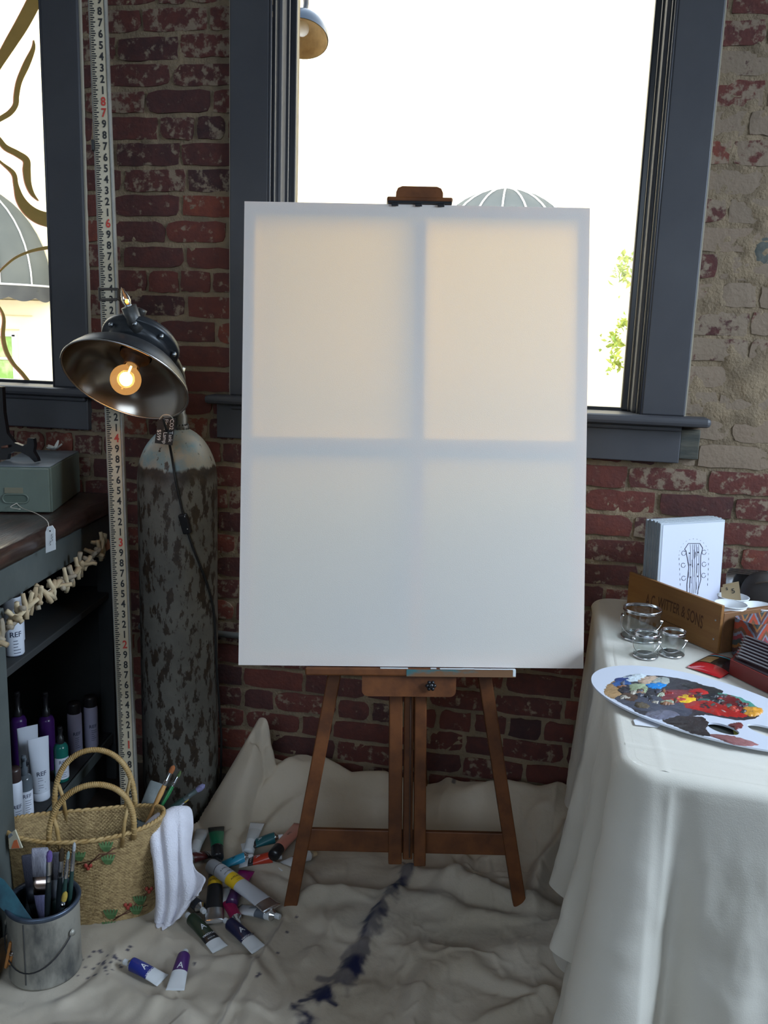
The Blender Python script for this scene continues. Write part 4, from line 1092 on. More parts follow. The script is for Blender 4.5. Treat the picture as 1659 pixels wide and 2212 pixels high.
gb.obj('black_numerals', INK, rod, True, Mr, kind='stuff'); gr_.obj('red_numerals', RED, rod, True, Mr, kind='stuff'); gt.obj('graduation_marks', INK, rod, True, Mr, kind='stuff')
zc_ = rod_pt(1.64); lz = 1.632 * sl_
cb = G(); cb.box((0, lz + .014, .0015), (.052, .007, .004), bev=.001).box((0, lz - .016, .0015), (.052, .008, .004), bev=.001).box((-.024, lz, -.008), (.004, .034, .03), bev=.001).box((.028, lz, -.008), (.004, .034, .03), bev=.001)
cb.obj('section_clamp', mat('dark_bronze_clamp', (.045, .035, .028), .5, .4), rod, True, Mr)
lz2 = 2.045 * sl_
G().box((-.025, lz2, -.008), (.008, .03, .028), bev=.002).obj('section_catch', mat('black_catch', (.02, .02, .02), .5), rod, True, Mr)

# ================================================================== CO2 TANK FLOOR LAMP
lamp = empty('tank_floor_lamp', TANK, label='floor lamp made from a peeling grey gas cylinder with tilted dish shade', cat='floor lamp')
def tank_mat():
    m, t, b = nt('peeling_tank_paint'); L = t.links.new
    tc = t.nodes.new('ShaderNodeTexCoord'); sx = t.nodes.new('ShaderNodeSeparateXYZ'); L(tc.outputs['Object'], sx.inputs[0])
    def noi(sc, st_=(1, 1, 1), det=6, loc=(0, 0, 0)):
        mp = t.nodes.new('ShaderNodeMapping'); mp.inputs['Scale'].default_value = st_; mp.inputs['Location'].default_value = loc; L(tc.outputs['Object'], mp.inputs[0])
        q = t.nodes.new('ShaderNodeTexNoise'); q.inputs['Scale'].default_value = sc; q.inputs['Detail'].default_value = det; q.inputs['Roughness'].default_value = .65; L(mp.outputs[0], q.inputs['Vector']); return q.outputs['Fac']
    def ramp(f, a_, b__, c1, c2):
        r_ = t.nodes.new('ShaderNodeValToRGB'); r_.color_ramp.elements[0].position = a_; r_.color_ramp.elements[1].position = b__; r_.color_ramp.elements[0].color = c4(c1); r_.color_ramp.elements[1].color = c4(c2); L(f, r_.inputs[0]); return r_.outputs[0]
    def mix(f, a_, b__):
        q = t.nodes.new('ShaderNodeMix'); q.data_type = 'RGBA'; L(f, q.inputs['Factor']); L(a_, q.inputs['A']); L(b__, q.inputs['B']); return q.outputs['Result']
    base = ramp(noi(6), .35, .7, (.17, .162, .138), (.10, .096, .084))
    rust = ramp(noi(50), .3, .7, (.024, .018, .014), (.055, .036, .022))
    mask = ramp(noi(30, (1.4, 1.4, .55)), .515, .55, (0, 0, 0), (1, 1, 1))
    body = mix(mask, base, rust)
    pale = ramp(noi(9, (1, 1, 1), 5, (3, 1, 2)), .45, .62, (.34, .31, .25), (.16, .27, .31))
    pale = mix(ramp(noi(40, (1, 1, .5), 4, (7, 7, 7)), .62, .66, (0, 0, 0), (1, 1, 1)), pale, rust)
    mt = t.nodes.new('ShaderNodeMath'); mt.operation = 'MULTIPLY_ADD'; mt.inputs[1].default_value = .09; L(noi(14, (1, 1, .3)), mt.inputs[0]); L(sx.outputs['Z'], mt.inputs[2])
    dark = ramp(mt.outputs[0], .5, .5, (0, 0, 0), (0, 0, 0))
    r1 = t.nodes.new('ShaderNodeMapRange'); r1.inputs['From Min'].default_value = 1.182; r1.inputs['From Max'].default_value = 1.190; L(mt.outputs[0], r1.inputs['Value'])
    r2 = t.nodes.new('ShaderNodeMapRange'); r2.inputs['From Min'].default_value = 1.135; r2.inputs['From Max'].default_value = 1.165; L(mt.outputs[0], r2.inputs['Value'])
    body = mix(r2.outputs[0], body, rust); col = mix(r1.outputs[0], body, pale)
    L(col, b.inputs['Base Color']); b.inputs['Roughness'].default_value = .5
    bp_ = t.nodes.new('ShaderNodeBump'); bp_.inputs['Strength'].default_value = .4; bp_.inputs['Distance'].default_value = .003; L(noi(45), bp_.inputs['Height']); L(bp_.outputs[0], b.inputs['Normal'])
    return m
TANKM = tank_mat(); TR_ = .120
zt0 = 1.125; hd_ = .165
prof = [(.001, .004), (TR_ - .02, .004), (TR_ - .005, .012), (TR_, .03), (TR_, .4), (TR_, .8), (TR_, zt0 - .03)] + [(TR_ * math.cos(t_) + 0 * t_, zt0 - .03 + hd_ * math.sin(t_)) for t_ in [math.pi / 2 * i / 14 * .86 for i in range(1, 15)]]
G().lathe(prof, 48).obj('cylinder', TANKM, lamp)
NK = mat('neck_ring_metal', (.11, .115, .115), .45, .6, c2=(.06, .055, .05), scale=20)
gk = G().lathe([(.036, 1.248), (.036, 1.262), (.031, 1.266), (.031, 1.292), (.026, 1.300), (.026, 1.318), (.001, 1.318)], 24).obj('neck', NK, lamp)
gr = G()
for i in range(22):
    a_ = i * math.pi / 11; gr.tube([(.0365 * math.cos(a_), .0365 * math.sin(a_), 1.247), (.032 * math.cos(a_), .032 * math.sin(a_), 1.268)], .0022, 5)
gr.obj('knurling', NK, gk, kind='stuff')
SC = Vector((-1.1085, 2.19, 1.4065)); SN = Vector((-.05, -.635, -.771)).normalized(); SR = .1695
Ms = frame(SC, (1, 0, 0), -SN)                       # local z away from the opening, 0 at the rim
sh_in = [(SR, 0), (SR * .97, .012), (SR * .88, .036), (SR * .74, .058), (SR * .56, .076), (SR * .40, .086), (SR * .26, .090)]
REFL = mat('polished_reflector', (.30, .275, .24), .20, 1.0, c2=(.26, .24, .21), scale=6)
def with_brush(m): return m
OUT = mat('dark_lamp_enamel', (.022, .026, .032), .38, .3, c2=(.035, .038, .042), scale=15)
shd = G().lathe(sh_in, 64, Ms).obj('shade', REFL, lamp, True)
G().lathe([(r_ + .0015, z_ + .0035) for r_, z_ in sh_in], 64, Ms).obj('shade_shell', OUT, shd, True)
G().tube([Ms @ Vector(((SR + .0005) * math.cos(q * math.pi / 32), (SR + .0005) * math.sin(q * math.pi / 32), 0)) for q in range(64)], .0027, 8, closed=True).obj('rim', mat('worn_rim', (.45, .45, .44), .3, 1.0), shd, True)
hs = G().lathe([(SR * .34, .090), (.060, .094), (.080, .100), (.086, .110), (.0865, .122), (.104, .124), (.106, .128), (.106, .138), (.104, .141), (.098, .142), (.094, .152), (.06, .166), (.001, .170)], 56, Ms).obj('housing', OUT, lamp, True)
for i in range(8):
    a_ = i * math.pi / 4 + .25; bm_ = Ms @ Matrix.Translation((.096 * math.cos(a_), .096 * math.sin(a_), .118))
    G().lathe([(.001, -.005), (.006, -.004), (.0065, 0), (.0065, .006)], 8, bm_).obj('bolt', STEEL, hs, True)
G().lathe([(.040, .088), (.040, .080), (.030, .079), (.030, .072), (.022, .070), (.022, .052), (.018, .05)], 32, Ms).obj('bulb_socket', mat('brown_black_socket', (.022, .014, .010), .5), lamp, True)
# globe bulb
bc = SC - SN * .005; br = .0405
def lit_globe():
    m = bpy.data.materials.new('lit_amber_globe'); m.use_nodes = True; t = m.node_tree; t.nodes.clear(); L = t.links.new
    o_ = t.nodes.new('ShaderNodeOutputMaterial'); a1_ = t.nodes.new('ShaderNodeMixShader'); a1_.inputs[0].default_value = .50
    tr = t.nodes.new('ShaderNodeBsdfTransparent'); tr.inputs[0].default_value = (1, .80, .50, 1); em = t.nodes.new('ShaderNodeEmission'); em.inputs[0].default_value = (1, .52, .17, 1); em.inputs[1].default_value = .75
    gl = t.nodes.new('ShaderNodeBsdfGlossy'); gl.inputs['Roughness'].default_value = .05; a2_ = t.nodes.new('ShaderNodeMixShader'); a2_.inputs[0].default_value = .07
    L(tr.outputs[0], a1_.inputs[1]); L(em.outputs[0], a1_.inputs[2]); L(a1_.outputs[0], a2_.inputs[1]); L(gl.outputs[0], a2_.inputs[2]); L(a2_.outputs[0], o_.inputs[0]); return m
AMB = lit_globe()
bo_ = G(); bo_.lathe([(.001, -br)] + [(br * math.sin(q), -br * math.cos(q)) for q in [math.pi * i / 16 for i in range(1, 14)]] + [(.016, br * 1.02), (.014, br * 1.25)], 32, frame(bc, (1, 0, 0), -SN)); bulb = bo_.obj('globe_bulb', AMB, lamp, True)
def glow(name, c_, s_):
    m = bpy.data.materials.new(name); m.use_nodes = True; t = m.node_tree; t.nodes.clear(); o_ = t.nodes.new('ShaderNodeOutputMaterial'); e = t.nodes.new('ShaderNodeEmission'); e.inputs[0].default_value = c4(c_); e.inputs[1].default_value = s_; t.links.new(e.outputs[0], o_.inputs[0]); return m
GLOW = glow('hot_filament', (1.0, .62, .20), 22.0)
fb = G()
fb.sphere(bc - SN * .002, .0175, 14, 10, (1, 1, 1.1)); fb.tube([bc - SN * .012, bc - SN * .045], .003, 6)
fb.obj('filament', GLOW, bulb, True)
pl = bpy.data.lights.new('bulb_light', 'POINT'); pl.energy = 1.6; pl.color = (1.0, .56, .22); pl.shadow_soft_size = .03
po = bpy.data.objects.new('bulb_light', pl); COL.objects.link(po); po.parent = lamp; po.matrix_parent_inverse = wm(lamp).inverted(); po.location = bc + SN * .003
# candle socket and flame bulb on the housing
hb_ = SC - SN * .150; sk0 = PY(299, 716, 2.215); sk1 = PY(278, 662, 2.195)
G().tube([sk0, sk0 + (sk1 - sk0) * .4, sk1, sk1 + (sk1 - sk0) * .02], [.022, .0195, .0205, .012], 16).obj('candle_socket', NK, lamp, True)
G().tube(catmull([hb_ + Vector((.02, .02, 0)), PY(302, 695, 2.29), PY(308, 668, 2.29)], 4), [.014, .014, .013, .012, .011, .010, .012, .013, .013], 12).obj('fitting', NK, lamp, True)
fx = (PY(262, 620, 2.195) - sk1); Lf = fx.length; Mfm = frame(sk1, (1, 0, 0), fx)
fl = G().lathe([(.007, -.002), (.008, .004), (.0115, .013), (.0120, .020), (.0095, .032), (.0055, Lf * .78), (.002, Lf * .94), (.0003, Lf)], 20, Mfm).obj('flame_bulb', thin_glass('clear_bulb_glass', (.92, .90, .86), .05, .28), lamp, True)
G().sphere(Mfm @ Vector((0, 0, .014)), .0048, 10, 8, (1, 1, 1.2)).obj('flame_filament', glow('flame_filament_glow', (1.0, .38, .06), 6.0), fl, True)
G().lathe([(.0085, -.004), (.0095, 0), (.0085, .004)], 16, Mfm).obj('bulb_collar', STEEL, fl, True)
# pipe joining the tank's neck and the housing
nk = TANK + Vector((0, 0, 1.315))
G().tube(catmull([nk, nk + Vector((.02, -.015, .05)), Vector(PY(392, 835, 2.40)), Vector(PY(385, 795, 2.36)), SC - SN * .13 + Vector((.06, .01, .0))], 5), .013, 12).obj('pipe_arm', NK, lamp, True)
G().lathe([(.001, -.012), (.018, -.012), (.018, .012), (.001, .012)], 8, frame(PY(386, 800, 2.37), (1, 0, 0), (.3, 0, 1))).obj('pipe_union', STEEL, lamp, True)
# cord with its inline switch
def ct(u, v, o_=0.006):
    """on the tank's face along a sight line"""
    q = ray(u, v); px, py = 0 - TANK.x, 0 - TANK.y; R_ = TR_ + o_
    A_ = q[0] ** 2 + q[1] ** 2; B_ = 2 * (q[0] * px + q[1] * py); C_ = px * px + py * py - R_ * R_; dsc = B_ * B_ - 4 * A_ * C_
    t = (-B_ - math.sqrt(dsc)) / (2 * A_) if dsc > 0 else -B_ / (2 * A_)
    return Vector((q[0] * t, q[1] * t, EYE + q[2] * t))
cpts = [PY(352, 903, 2.26), PY(362, 940, 2.32), ct(371, 985), ct(380, 1040), ct(391, 1090), ct(402, 1135), ct(418, 1185), ct(438, 1235), ct(452, 1275), ct(462, 1320), ct(466, 1380), ct(468, 1440)]
CORD = mat('black_cord', (.012, .012, .012), .5)
cp = catmull(cpts, 5); e_ = Vector(cp[-1]); cp += [e_ + Vector((.004, .03, -.25)), Vector((e_.x - .01, e_.y + .06, .10)), Vector((e_.x - .03, e_.y + .09, .02))]
G().tube([tuple(p) for p in cp], .0038, 7).obj('cord', CORD, lamp, True)
s0, s1 = ct(394, 1110, .012), ct(406, 1152, .012)
sw = G().bar(s0, s1, .026, .018, .004).obj('inline_switch', BLACK, lamp, True)
for q_ in (ct(399, 1116, .0225), ct(405, 1143, .0225)): G().sphere(q_, .0022, 8, 6).obj('switch_screw', CHROME, sw, True)
# hand lettered price tag
tg = [PY(u, v, 2.305) for u, v in ((341, 905), (379, 903), (372, 962), (334, 957))]
tgm = sum(tg, Vector()) / 4; tgn = Vector((.15, -1, .05)).normalized()
G().add(tg + [p + Vector((0, .0016, 0)) for p in tg], [(0, 3, 2, 1), (4, 5, 6, 7), (0, 1, 5, 4), (1, 2, 6, 5), (2, 3, 7, 6), (3, 0, 4, 7)]).obj('price_tag', mat('black_card', (.012, .012, .014), .7), lamp, True, label='black price tag with white handwriting')
pt_ = [o for o in lamp.children if o.name.startswith('price_tag')][0]
WINK = mat('white_chalk_ink', (.62, .64, .66), .8)
ex_ = (tg[2] - tg[1]).normalized(); ey_ = (tg[1] - tg[0]).normalized()
gq = G()
for s_, off, along, size in (('CO2 Tank', .34, -.02, .0165), ('Floor Lamp', .02, .0, .0165), ('$599', -.33, .12, .0165)):
    vs, fs = text_geo(s_, size, .0)
    W_ = (tg[1] - tg[0]).length; H_ = (tg[2] - tg[1]).length
    gq.add([tgm + ey_ * (off * W_ + v.y + .12 * v.x * .3) + ex_ * (along * H_ + v.x * .92) + Vector((0, -.0006, 0)) for v in vs], fs)
gq.obj('handwriting', WINK, pt_, True)
G().tube(catmull([PY(345, 906, 2.30), PY(352, 897, 2.29), PY(366, 897, 2.29), PY(374, 905, 2.30)], 4), .0014, 5).obj('tag_string', STRING, pt_, True)

# conduit on the wall behind the tank
cz = PY(500, 1372, D - .02)
cdt = empty('wall_conduit', (cz.x, D - .02, cz.z), label='short grey conduit pipe on bricks between cylinder lamp and canvas', cat='pipe')
G().tube([(-1.35, D - .018, cz.z), (-.45, D - .018, cz.z)], .011, 12).obj('pipe', mat('grey_conduit', (.22, .23, .23), .5, .3), cdt, True)
for x in (-.93, -.5): G().lathe([(.0125, -.012), (.0135, 0), (.0125, .012)], 12, frame((x, D - .018, cz.z), (0, 0, 1), (1, 0, 0))).obj('clip', STEEL, cdt, True)
# ================================================================== STRAW BASKET
STRAW = mat('golden_straw', (.43, .30, .135), .65, c2=(.20, .125, .05), scale=75, lo=.38, hi=.66, stretch=(1, 1, 2.0), bump=.7, bscale=170)
STRAW2 = mat('straw_cord', (.42, .285, .12), .6, c2=(.32, .19, .06), scale=30)
RAFFIA_G = mat('green_raffia', (.045, .11, .035), .6, c2=(.09, .17, .06), scale=40)
RAFFIA_R = mat('red_raffia', (.30, .04, .025), .6)
TWIG = mat('brown_stitch', (.09, .03, .015), .7)
bk = empty('straw_basket', BAS + Vector((0, 0, .003)), BAS_A, label='woven straw tote basket with two hoop handles and raffia flowers', cat='basket')
BH = .250
def bsec(t, z):
    """outline of the tote: long in x, flat in y, wider at the mouth"""
    q = z / BH; a_ = .172 + .028 * q; b_ = .062 + .016 * q - .012 * math.sin(q * math.pi)
    ct_, st_ = math.cos(t), math.sin(t); n_ = 3.2 - 1.0 * q
    x = a_ * math.copysign(abs(ct_) ** (2 / n_), ct_); y = b_ * math.copysign(abs(st_) ** (2 / n_), st_)
    lift = .020 * abs(x / .2) ** 2 * q
    return x, y, z + lift
NT, NZ = 480, 104
def bwall(inset, flip):
    rows = []
    for j in range(NZ + 1):
        z = BH * j / NZ; row = []
        for i in range(NT):
            t = 2 * math.pi * i / NT; x, y, zz = bsec(t, z); l = math.hypot(x / .2, y / .075) + 1e-6
            wv = .0024 * math.sin(i * math.pi / 2 + (math.pi if (j // 2) % 2 else 0)) + .0010 * math.sin(j * math.pi)
            k = (1 - (inset) / max(math.hypot(x, y), .02)) + wv / max(math.hypot(x, y), .03)
            row.append((x * k, y * k, zz))
        rows.append(row)
    return rows
gw = G(); gw.grid(bwall(0, False), wrap=True); gw.grid([r_[::-1] for r_ in bwall(.006, True)], wrap=True)
gw.add([bsec(2 * math.pi * i / 48, .004) for i in range(48)], [tuple(range(48))])
gw.obj('woven_body', STRAW, bk)
# plaited rim
rim = G()
for ph in (0, math.pi):
    rim.tube([Vector(bsec(2 * math.pi * i / 240, BH)) * 1 + Vector((.0025 * math.cos(i * .9 + ph) * math.cos(2 * math.pi * i / 240), .0025 * math.cos(i * .9 + ph) * math.sin(2 * math.pi * i / 240), .003 * math.sin(i * .9 + ph))) for i in range(240)], .0042, 6, closed=True)
rim.obj('plaited_rim', STRAW2, bk, kind='stuff')
def handle(sy, x0, x1, ztop, lean, sh):
    yb = sy * .066; pts = []
    for i in range(25):
        q = i / 24; a_ = math.pi * q; x = (x0 + x1) / 2 - (x1 - x0) / 2 * math.cos(a_) * (1 - .06 * math.sin(a_)); s = math.sin(a_) ** .62
        pts.append((x + sh * s, yb + lean * s, BH - .012 + (ztop - BH + .012) * s))
    ph = G().tube(pts, .0070, 10).obj('handle', STRAW2, bk)
    cg = G()
    for i in range(1, 72):
        t = i / 72 * 24; j = int(t); p = Vector(pts[j]).lerp(Vector(pts[min(j + 1, 24)]), t - j); d_ = (Vector(pts[min(j + 1, 24)]) - Vector(pts[j])).normalized()
        n1 = Vector((0, 1, 0)); n2 = d_.cross(n1).normalized()
        cg.tube([p + n1 * .0074 * math.cos(k * math.pi / 4) + n2 * .0074 * math.sin(k * math.pi / 4) + d_ * .002 * math.sin(k * math.pi / 4) for k in range(8)], .0012, 4, closed=True)
    cg.obj('cord_wrap', STRAW2, ph, kind='stuff')
    for xx, s in ((x0, 1), (x1, -1)):
        G().tube([(xx + s * .030, yb + sy * .004, BH - .030), (xx + s * .022, yb + lean * .2 + sy * .004, BH + .045), (xx + s * .012, yb + lean * .34, BH + .085)], .0052, 8).obj('handle_strand', STRAW2, bk)
handle(-1, -.085, .125, .405, -.010, .01); handle(1, -.085, .125, .425, .014, -.005)
def bside(u, v, lift=.002):
    """a pixel met with the basket's front face, in the basket's own frame"""
    M = wm(bk).inverted(); o = M @ Vector((0, 0, EYE)); d_ = (M.to_3x3() @ Vector(ray(u, v)))
    y0 = -.066
    for _ in range(4):
        t = (y0 - o.y) / d_.y; p = o + d_ * t; q = min(max(p.z / BH, 0), 1); b_ = .062 + .016 * q - .012 * math.sin(q * math.pi); a_ = .172 + .028 * q; n_ = 3.2 - q
        y0 = -b_ * max(1 - min(abs(p.x) / a_, .999) ** n_, .0) ** (1 / n_) - lift
    return p
def sprig(leaves, reds, stems):
    for pts in stems: G().tube([bside(u, v, .003) for u, v in pts], .0014, 5).obj('stitched_stem', TWIG, bk)
    for (u, v, r_) in leaves:
        for k in range(-2, 3):
            c = bside(u + k * r_ * .36, v, .003); L = r_ * .0011
            gq = G(); gq.add([(-.0022, 0, -L), (.0022, 0, -L), (.003, -.003, 0), (.0024, 0, L), (-.0024, 0, L), (-.003, -.003, 0)], [(0, 1, 2, 5), (5, 2, 3, 4)], Matrix.Translation(c) @ Matrix.Rotation(k * .22, 4, 'Y')); gq.obj('raffia_leaf', RAFFIA_G, bk)
    for (u, v) in reds:
        for k in range(3): G().sphere(bside(u + (k - 1) * 5, v + (k % 2) * 6, .003), .0052, 8, 6, (1, .5, 1.2)).obj('raffia_bud', RAFFIA_R, bk)
sprig([(229, 1829, 13), (233, 1857, 13), (171, 1850, 12)], [(190, 1870)], [((250, 1831), (232, 1843), (205, 1858), (165, 1867)), ((250, 1843), (215, 1845), (192, 1868))])
sprig([(239, 1975, 13), (235, 2000, 12), (302, 1945, 12), (294, 1966, 12)], [(276, 1955), (322, 1920)], [((330, 1915), (300, 1948), (270, 1972), (245, 1988)), ((318, 1955), (280, 1970), (250, 1982))])

# ================================================================== WHITE RAG HANGING OVER THE BASKET
RAG = mat('white_terry_rag', (.74, .73, .80), .95, c2=(.60, .58, .64), scale=9, lo=.5, hi=.8, bump=.8, bscale=240, spec=.1)
rows_px = [
 [(297, 1812, 2.045), (318, 1800, 2.055), (350, 1790, 2.075), (385, 1775, 2.10), (404, 1768, 2.115)],
 [(309, 1790, 2.000), (330, 1766, 2.030), (362, 1750, 2.050), (392, 1741, 2.075), (412, 1752, 2.095)],
 [(316, 1812, 1.982), (337, 1800, 1.985), (366, 1790, 2.000), (396, 1780, 2.030), (417, 1785, 2.065)],
 [(328, 1862, 1.966), (346, 1860, 1.962), (372, 1852, 1.975), (398, 1840, 1.998), (413, 1832, 2.035)],
 [(334, 1912, 1.958), (352, 1914, 1.948), (378, 1905, 1.960), (403, 1888, 1.975), (424, 1872, 2.005)],
 [(336, 1958, 1.948), (353, 1965, 1.936), (378, 1955, 1.945), (410, 1930, 1.955), (446, 1893, 1.975)],
 [(334, 1992, 1.936), (348, 2003, 1.922), (370, 1990, 1.930), (402, 1955, 1.945), (441, 1910, 1.962)],
 [(338, 2006, 1.926), (346, 2026, 1.908), (362, 2012, 1.915), (392, 1974, 1.935), (430, 1930, 1.952)]]
ctl = [[np.array(tuple(PY(u, v, y))) for u, v, y in r_] for r_ in rows_px]
fine_r = [catmull(r_, 9) for r_ in ctl]; nc = len(fine_r[0])
cols = [catmull([fine_r[j][i] for j in range(len(fine_r))], 9) for i in range(nc)]
A = np.array(cols).transpose(1, 0, 2)
ii, jj = np.meshgrid(np.arange(A.shape[1]), np.arange(A.shape[0]))
A[..., 1] += .007 * np.sin(ii * .62 + jj * .03) * np.clip(jj / 20, 0.2, 1) + .006 * (fbm(ii * .12, jj * .12, 91, 3) - .5)
A[..., 2] = np.maximum(A[..., 2], .010)
me = npmesh('rag', A.reshape(-1, 3), quads(A.shape[0], A.shape[1]), RAG)
ro = tag(link_obj('rag', me), 'white paint-smudged rag draped over the right end of the straw basket', 'rag')
md = ro.modifiers.new('thickness', 'SOLIDIFY'); md.thickness = .004

# ================================================================== BRUSHES
FERR = mat('nickel_ferrule', (.62, .63, .66), .22, 1.0); COPP = mat('copper_ferrule', (.75, .50, .38), .2, 1.0, c2=(.45, .42, .42), scale=25)
HWOOD = mat('varnished_handle', (.50, .28, .10), .4, c2=(.42, .22, .07), scale=20); HGRN = mat('green_handle', (.02, .16, .05), .3); HBLK = mat('black_handle', (.012, .016, .018), .3); HDK = mat('dark_green_handle', (.015, .04, .035), .35)
def bris(n_, c_, c2_): return mat(n_, c_, .85, c2=c2_, scale=60, stretch=(6, 6, .6), bump=.9, bscale=220)
B_GREY = bris('grey_bristle', (.44, .44, .52), (.26, .26, .33)); B_ORG = bris('orange_bristle', (.40, .13, .035), (.30, .09, .03)); B_GRN = bris('green_bristle', (.10, .15, .05), (.06, .1, .03)); B_PUR = bris('violet_bristle', (.17, .10, .36), (.12, .08, .25)); B_LAV = bris('lavender_bristle', (.20, .19, .34), (.14, .14, .25)); B_BRN = bris('brown_bristle', (.07, .045, .02), (.04, .025, .012)); B_TEAL = bris('pale_teal_bristle', (.26, .36, .34), (.18, .26, .25)); B_CRM = bris('pale_bristle', (.50, .52, .54), (.38, .40, .42)); B_YEL = bris('yellow_bristle', (.52, .38, .06), (.42, .28, .05))
def brush(name, lab, tip, butt, w, Lb, Lf, hm, bm_, fm=FERR, flat=False, hw=None, group=None, thick=.006):
    """tip and butt are the two ends; w the bristle width"""
    tip = Vector(tip); butt = Vector(butt); L = (tip - butt).length; M = axis_frame(butt, tip)
    M = frame(butt, Vector((.95, .3, 0)), tip - butt)
    t = empty(name, butt, label=lab, cat='paintbrush', group=group)
    hw = hw or w * .5; z1 = L - Lb - Lf; z2 = L - Lb
    if not flat:
        G().lathe([(.0005, 0), (hw * .35, .004), (hw * .42, z1 * .3), (hw * .62, z1 * .8), (hw * .48, z1)], 12, M).obj('handle', hm, t, True)
        G().lathe([(hw * .52, z1 - .002), (hw * .52, z1 + Lf * .3), (hw * .56, z1 + Lf * .32), (hw * .52, z1 + Lf * .36), (w * .5, z2)], 14, M).obj('ferrule', fm, t, True)
        G().lathe([(w * .48, z2 - .002), (w * .58, z2 + Lb * .4), (w * .45, z2 + Lb * .8), (.0006, L)], 14, M).obj('bristles', bm_, t, True)
    else:
        def slab_(zs_):
            rows = []
            for (z, a_, b_) in zs_: rows.append([(a_ * math.copysign(abs(math.cos(q)) ** .35, math.cos(q)), b_ * math.copysign(abs(math.sin(q)) ** .6, math.sin(q)), z) for q in [2 * math.pi * (k + .5) / 24 for k in range(24)]])
            g_ = G(); g_.grid(rows, M, wrap=True); n_ = len(rows); g_.f += [tuple(range(24))[::-1], tuple((n_ - 1) * 24 + k for k in range(24))]; g_.sm += [False, False]; return g_
        slab_([(0, hw * .35, thick * .6), (z1 * .5, hw * .4, thick * .7), (z1 * .85, w * .42, thick), (z1, w * .48, thick)]).obj('handle', hm, t, True)
        slab_([(z1 - .001, w * .5, thick * 1.05), (z1 + Lf * .3, w * .505, thick * 1.1), (z2, w * .5, thick)]).obj('ferrule', fm, t, True)
        slab_([(z2 - .001, w * .48, thick * .92), (z2 + Lb * .5, w * .5, thick * .9), (L - .004, w * .49, thick * .7), (L, w * .46, thick * .5)]).obj('bristles', bm_, t, True)
    return t
gB = 'brushes standing in the basket'; gC = 'brushes standing in the paint can'
def inside(p, z, dx=0.0, dy=0.0):
    """a point inside the basket below"""
    return wm(bk) @ Vector((p, dy, z))
brush('wide_brush', 'wide grey paint-caked flat brush leaning in the straw basket', PY(340, 1690, 2.12), PY(296, 1800, 2.03), .042, .075, .03, HDK, mat('caked_paint', (.13, .15, .15), .6, c2=(.20, .22, .22), scale=20, stretch=(1, 1, .5)), mat('caked_ferrule', (.17, .19, .20), .5, c2=(.25, .27, .28), scale=30), True, group=gB, thick=.005)
brush('flat_brush', 'orange-tipped flat brush with pale wooden handle in the basket', PY(376, 1653, 2.10), PY(312, 1788, 2.03), .013, .022, .034, HWOOD, B_ORG, group=gB, hw=.012)
brush('round_brush', 'green-tipped brush with green handle in the basket', PY(391, 1665, 2.13), PY(330, 1775, 2.06), .008, .018, .026, HGRN, B_GRN, group=gB, hw=.010)
brush('round_brush', 'violet-tipped dark brush leaning far right in the basket', PY(443, 1695, 2.09), PY(335, 1770, 2.05), .015, .026, .04, HDK, B_LAV, mat('painted_ferrule', (.10, .13, .13), .35, .5), group=gB, hw=.013)
brush('round_brush', 'thin dark brush lying under the violet-tipped one in basket', PY(408, 1725, 2.085), PY(330, 1782, 2.05), .007, .016, .03, HDK, B_YEL, group=gB, hw=.009)
# painted scrap tucked in the left end
pw = [PY(u, v, 1.825) for u, v in ((18, 1803), (32, 1793), (48, 1832), (20, 1834))]
sc_ = empty('painted_scrap', sum(pw, Vector()) / 4, label='cream cardboard scrap with orange and grey paint at left end of basket', cat='scrap')
def plate(pts, t, m, nm, par, back=Vector((0, 1, 0))):
    n_ = len(pts); G().add(pts + [p + back * t for p in pts], [tuple(range(n_ - 1, -1, -1)), tuple(range(n_, 2 * n_))] + [(i, (i + 1) % n_, n_ + (i + 1) % n_, n_ + i) for i in range(n_)]).obj(nm, m, par, True)
plate(pw, .004, mat('cream_card', (.50, .46, .34), .8), 'card', sc_)
plate([PY(u, v, 1.8240) for u, v in ((30, 1816), (36, 1814), (42, 1832), (24, 1833))], .0008, mat('orange_paint_dab', (.65, .16, .06), .6), 'orange_dab', sc_)
plate([PY(u, v, 1.8240) for u, v in ((17, 1806), (24, 1800), (28, 1804), (19, 1812))], .0008, mat('grey_paint_dab', (.20, .22, .25), .6), 'grey_dab', sc_)

# ================================================================== PAINT CAN WITH BRUSHES
TIN = mat('stained_tin', (.31, .295, .255), .48, .35, c2=(.10, .10, .095), scale=16, lo=.45, hi=.68, stretch=(1, 1, .4), bump=.25, bscale=30)
TINB = mat('blue_stained_rim', (.09, .115, .16), .35, .6, c2=(.05, .07, .11), scale=30)
CR, CH_ = .0845, .190
cn = empty('paint_can', CAN + Vector((0, 0, .004)), label='dented paint-stained metal can full of brushes, bottom left', cat='paint can')
gq = G()
N_ = 72; rows = []
for (r_, z_) in ((.001, .003), (CR - .006, .003), (CR - .001, .001), (CR, .004), (CR, .007), (CR - .0015, .010), (CR - .0015, .05), (CR - .0015, .10), (CR - .0015, .15), (CR - .0015, CH_ - .012)):
    rows.append([((r_ - (.004 * math.exp(-((((k / N_ * 6.283 - 4.4 + math.pi) % 6.283) - math.pi) / .5) ** 2 - ((z_ - .05) / .04) ** 2) if r_ > .05 else 0)) * math.cos(2 * math.pi * k / N_), (r_) * math.sin(2 * math.pi * k / N_), z_) for k in range(N_)])
gq.grid(rows, wrap=True); gq.obj('can_body', TIN, cn)
G().lathe([(CR - .003, CH_ - .012), (CR - .003, .006), (.001, .006)], 48).obj('can_inside', mat('dark_can_inside', (.03, .035, .04), .5, .4), cn)
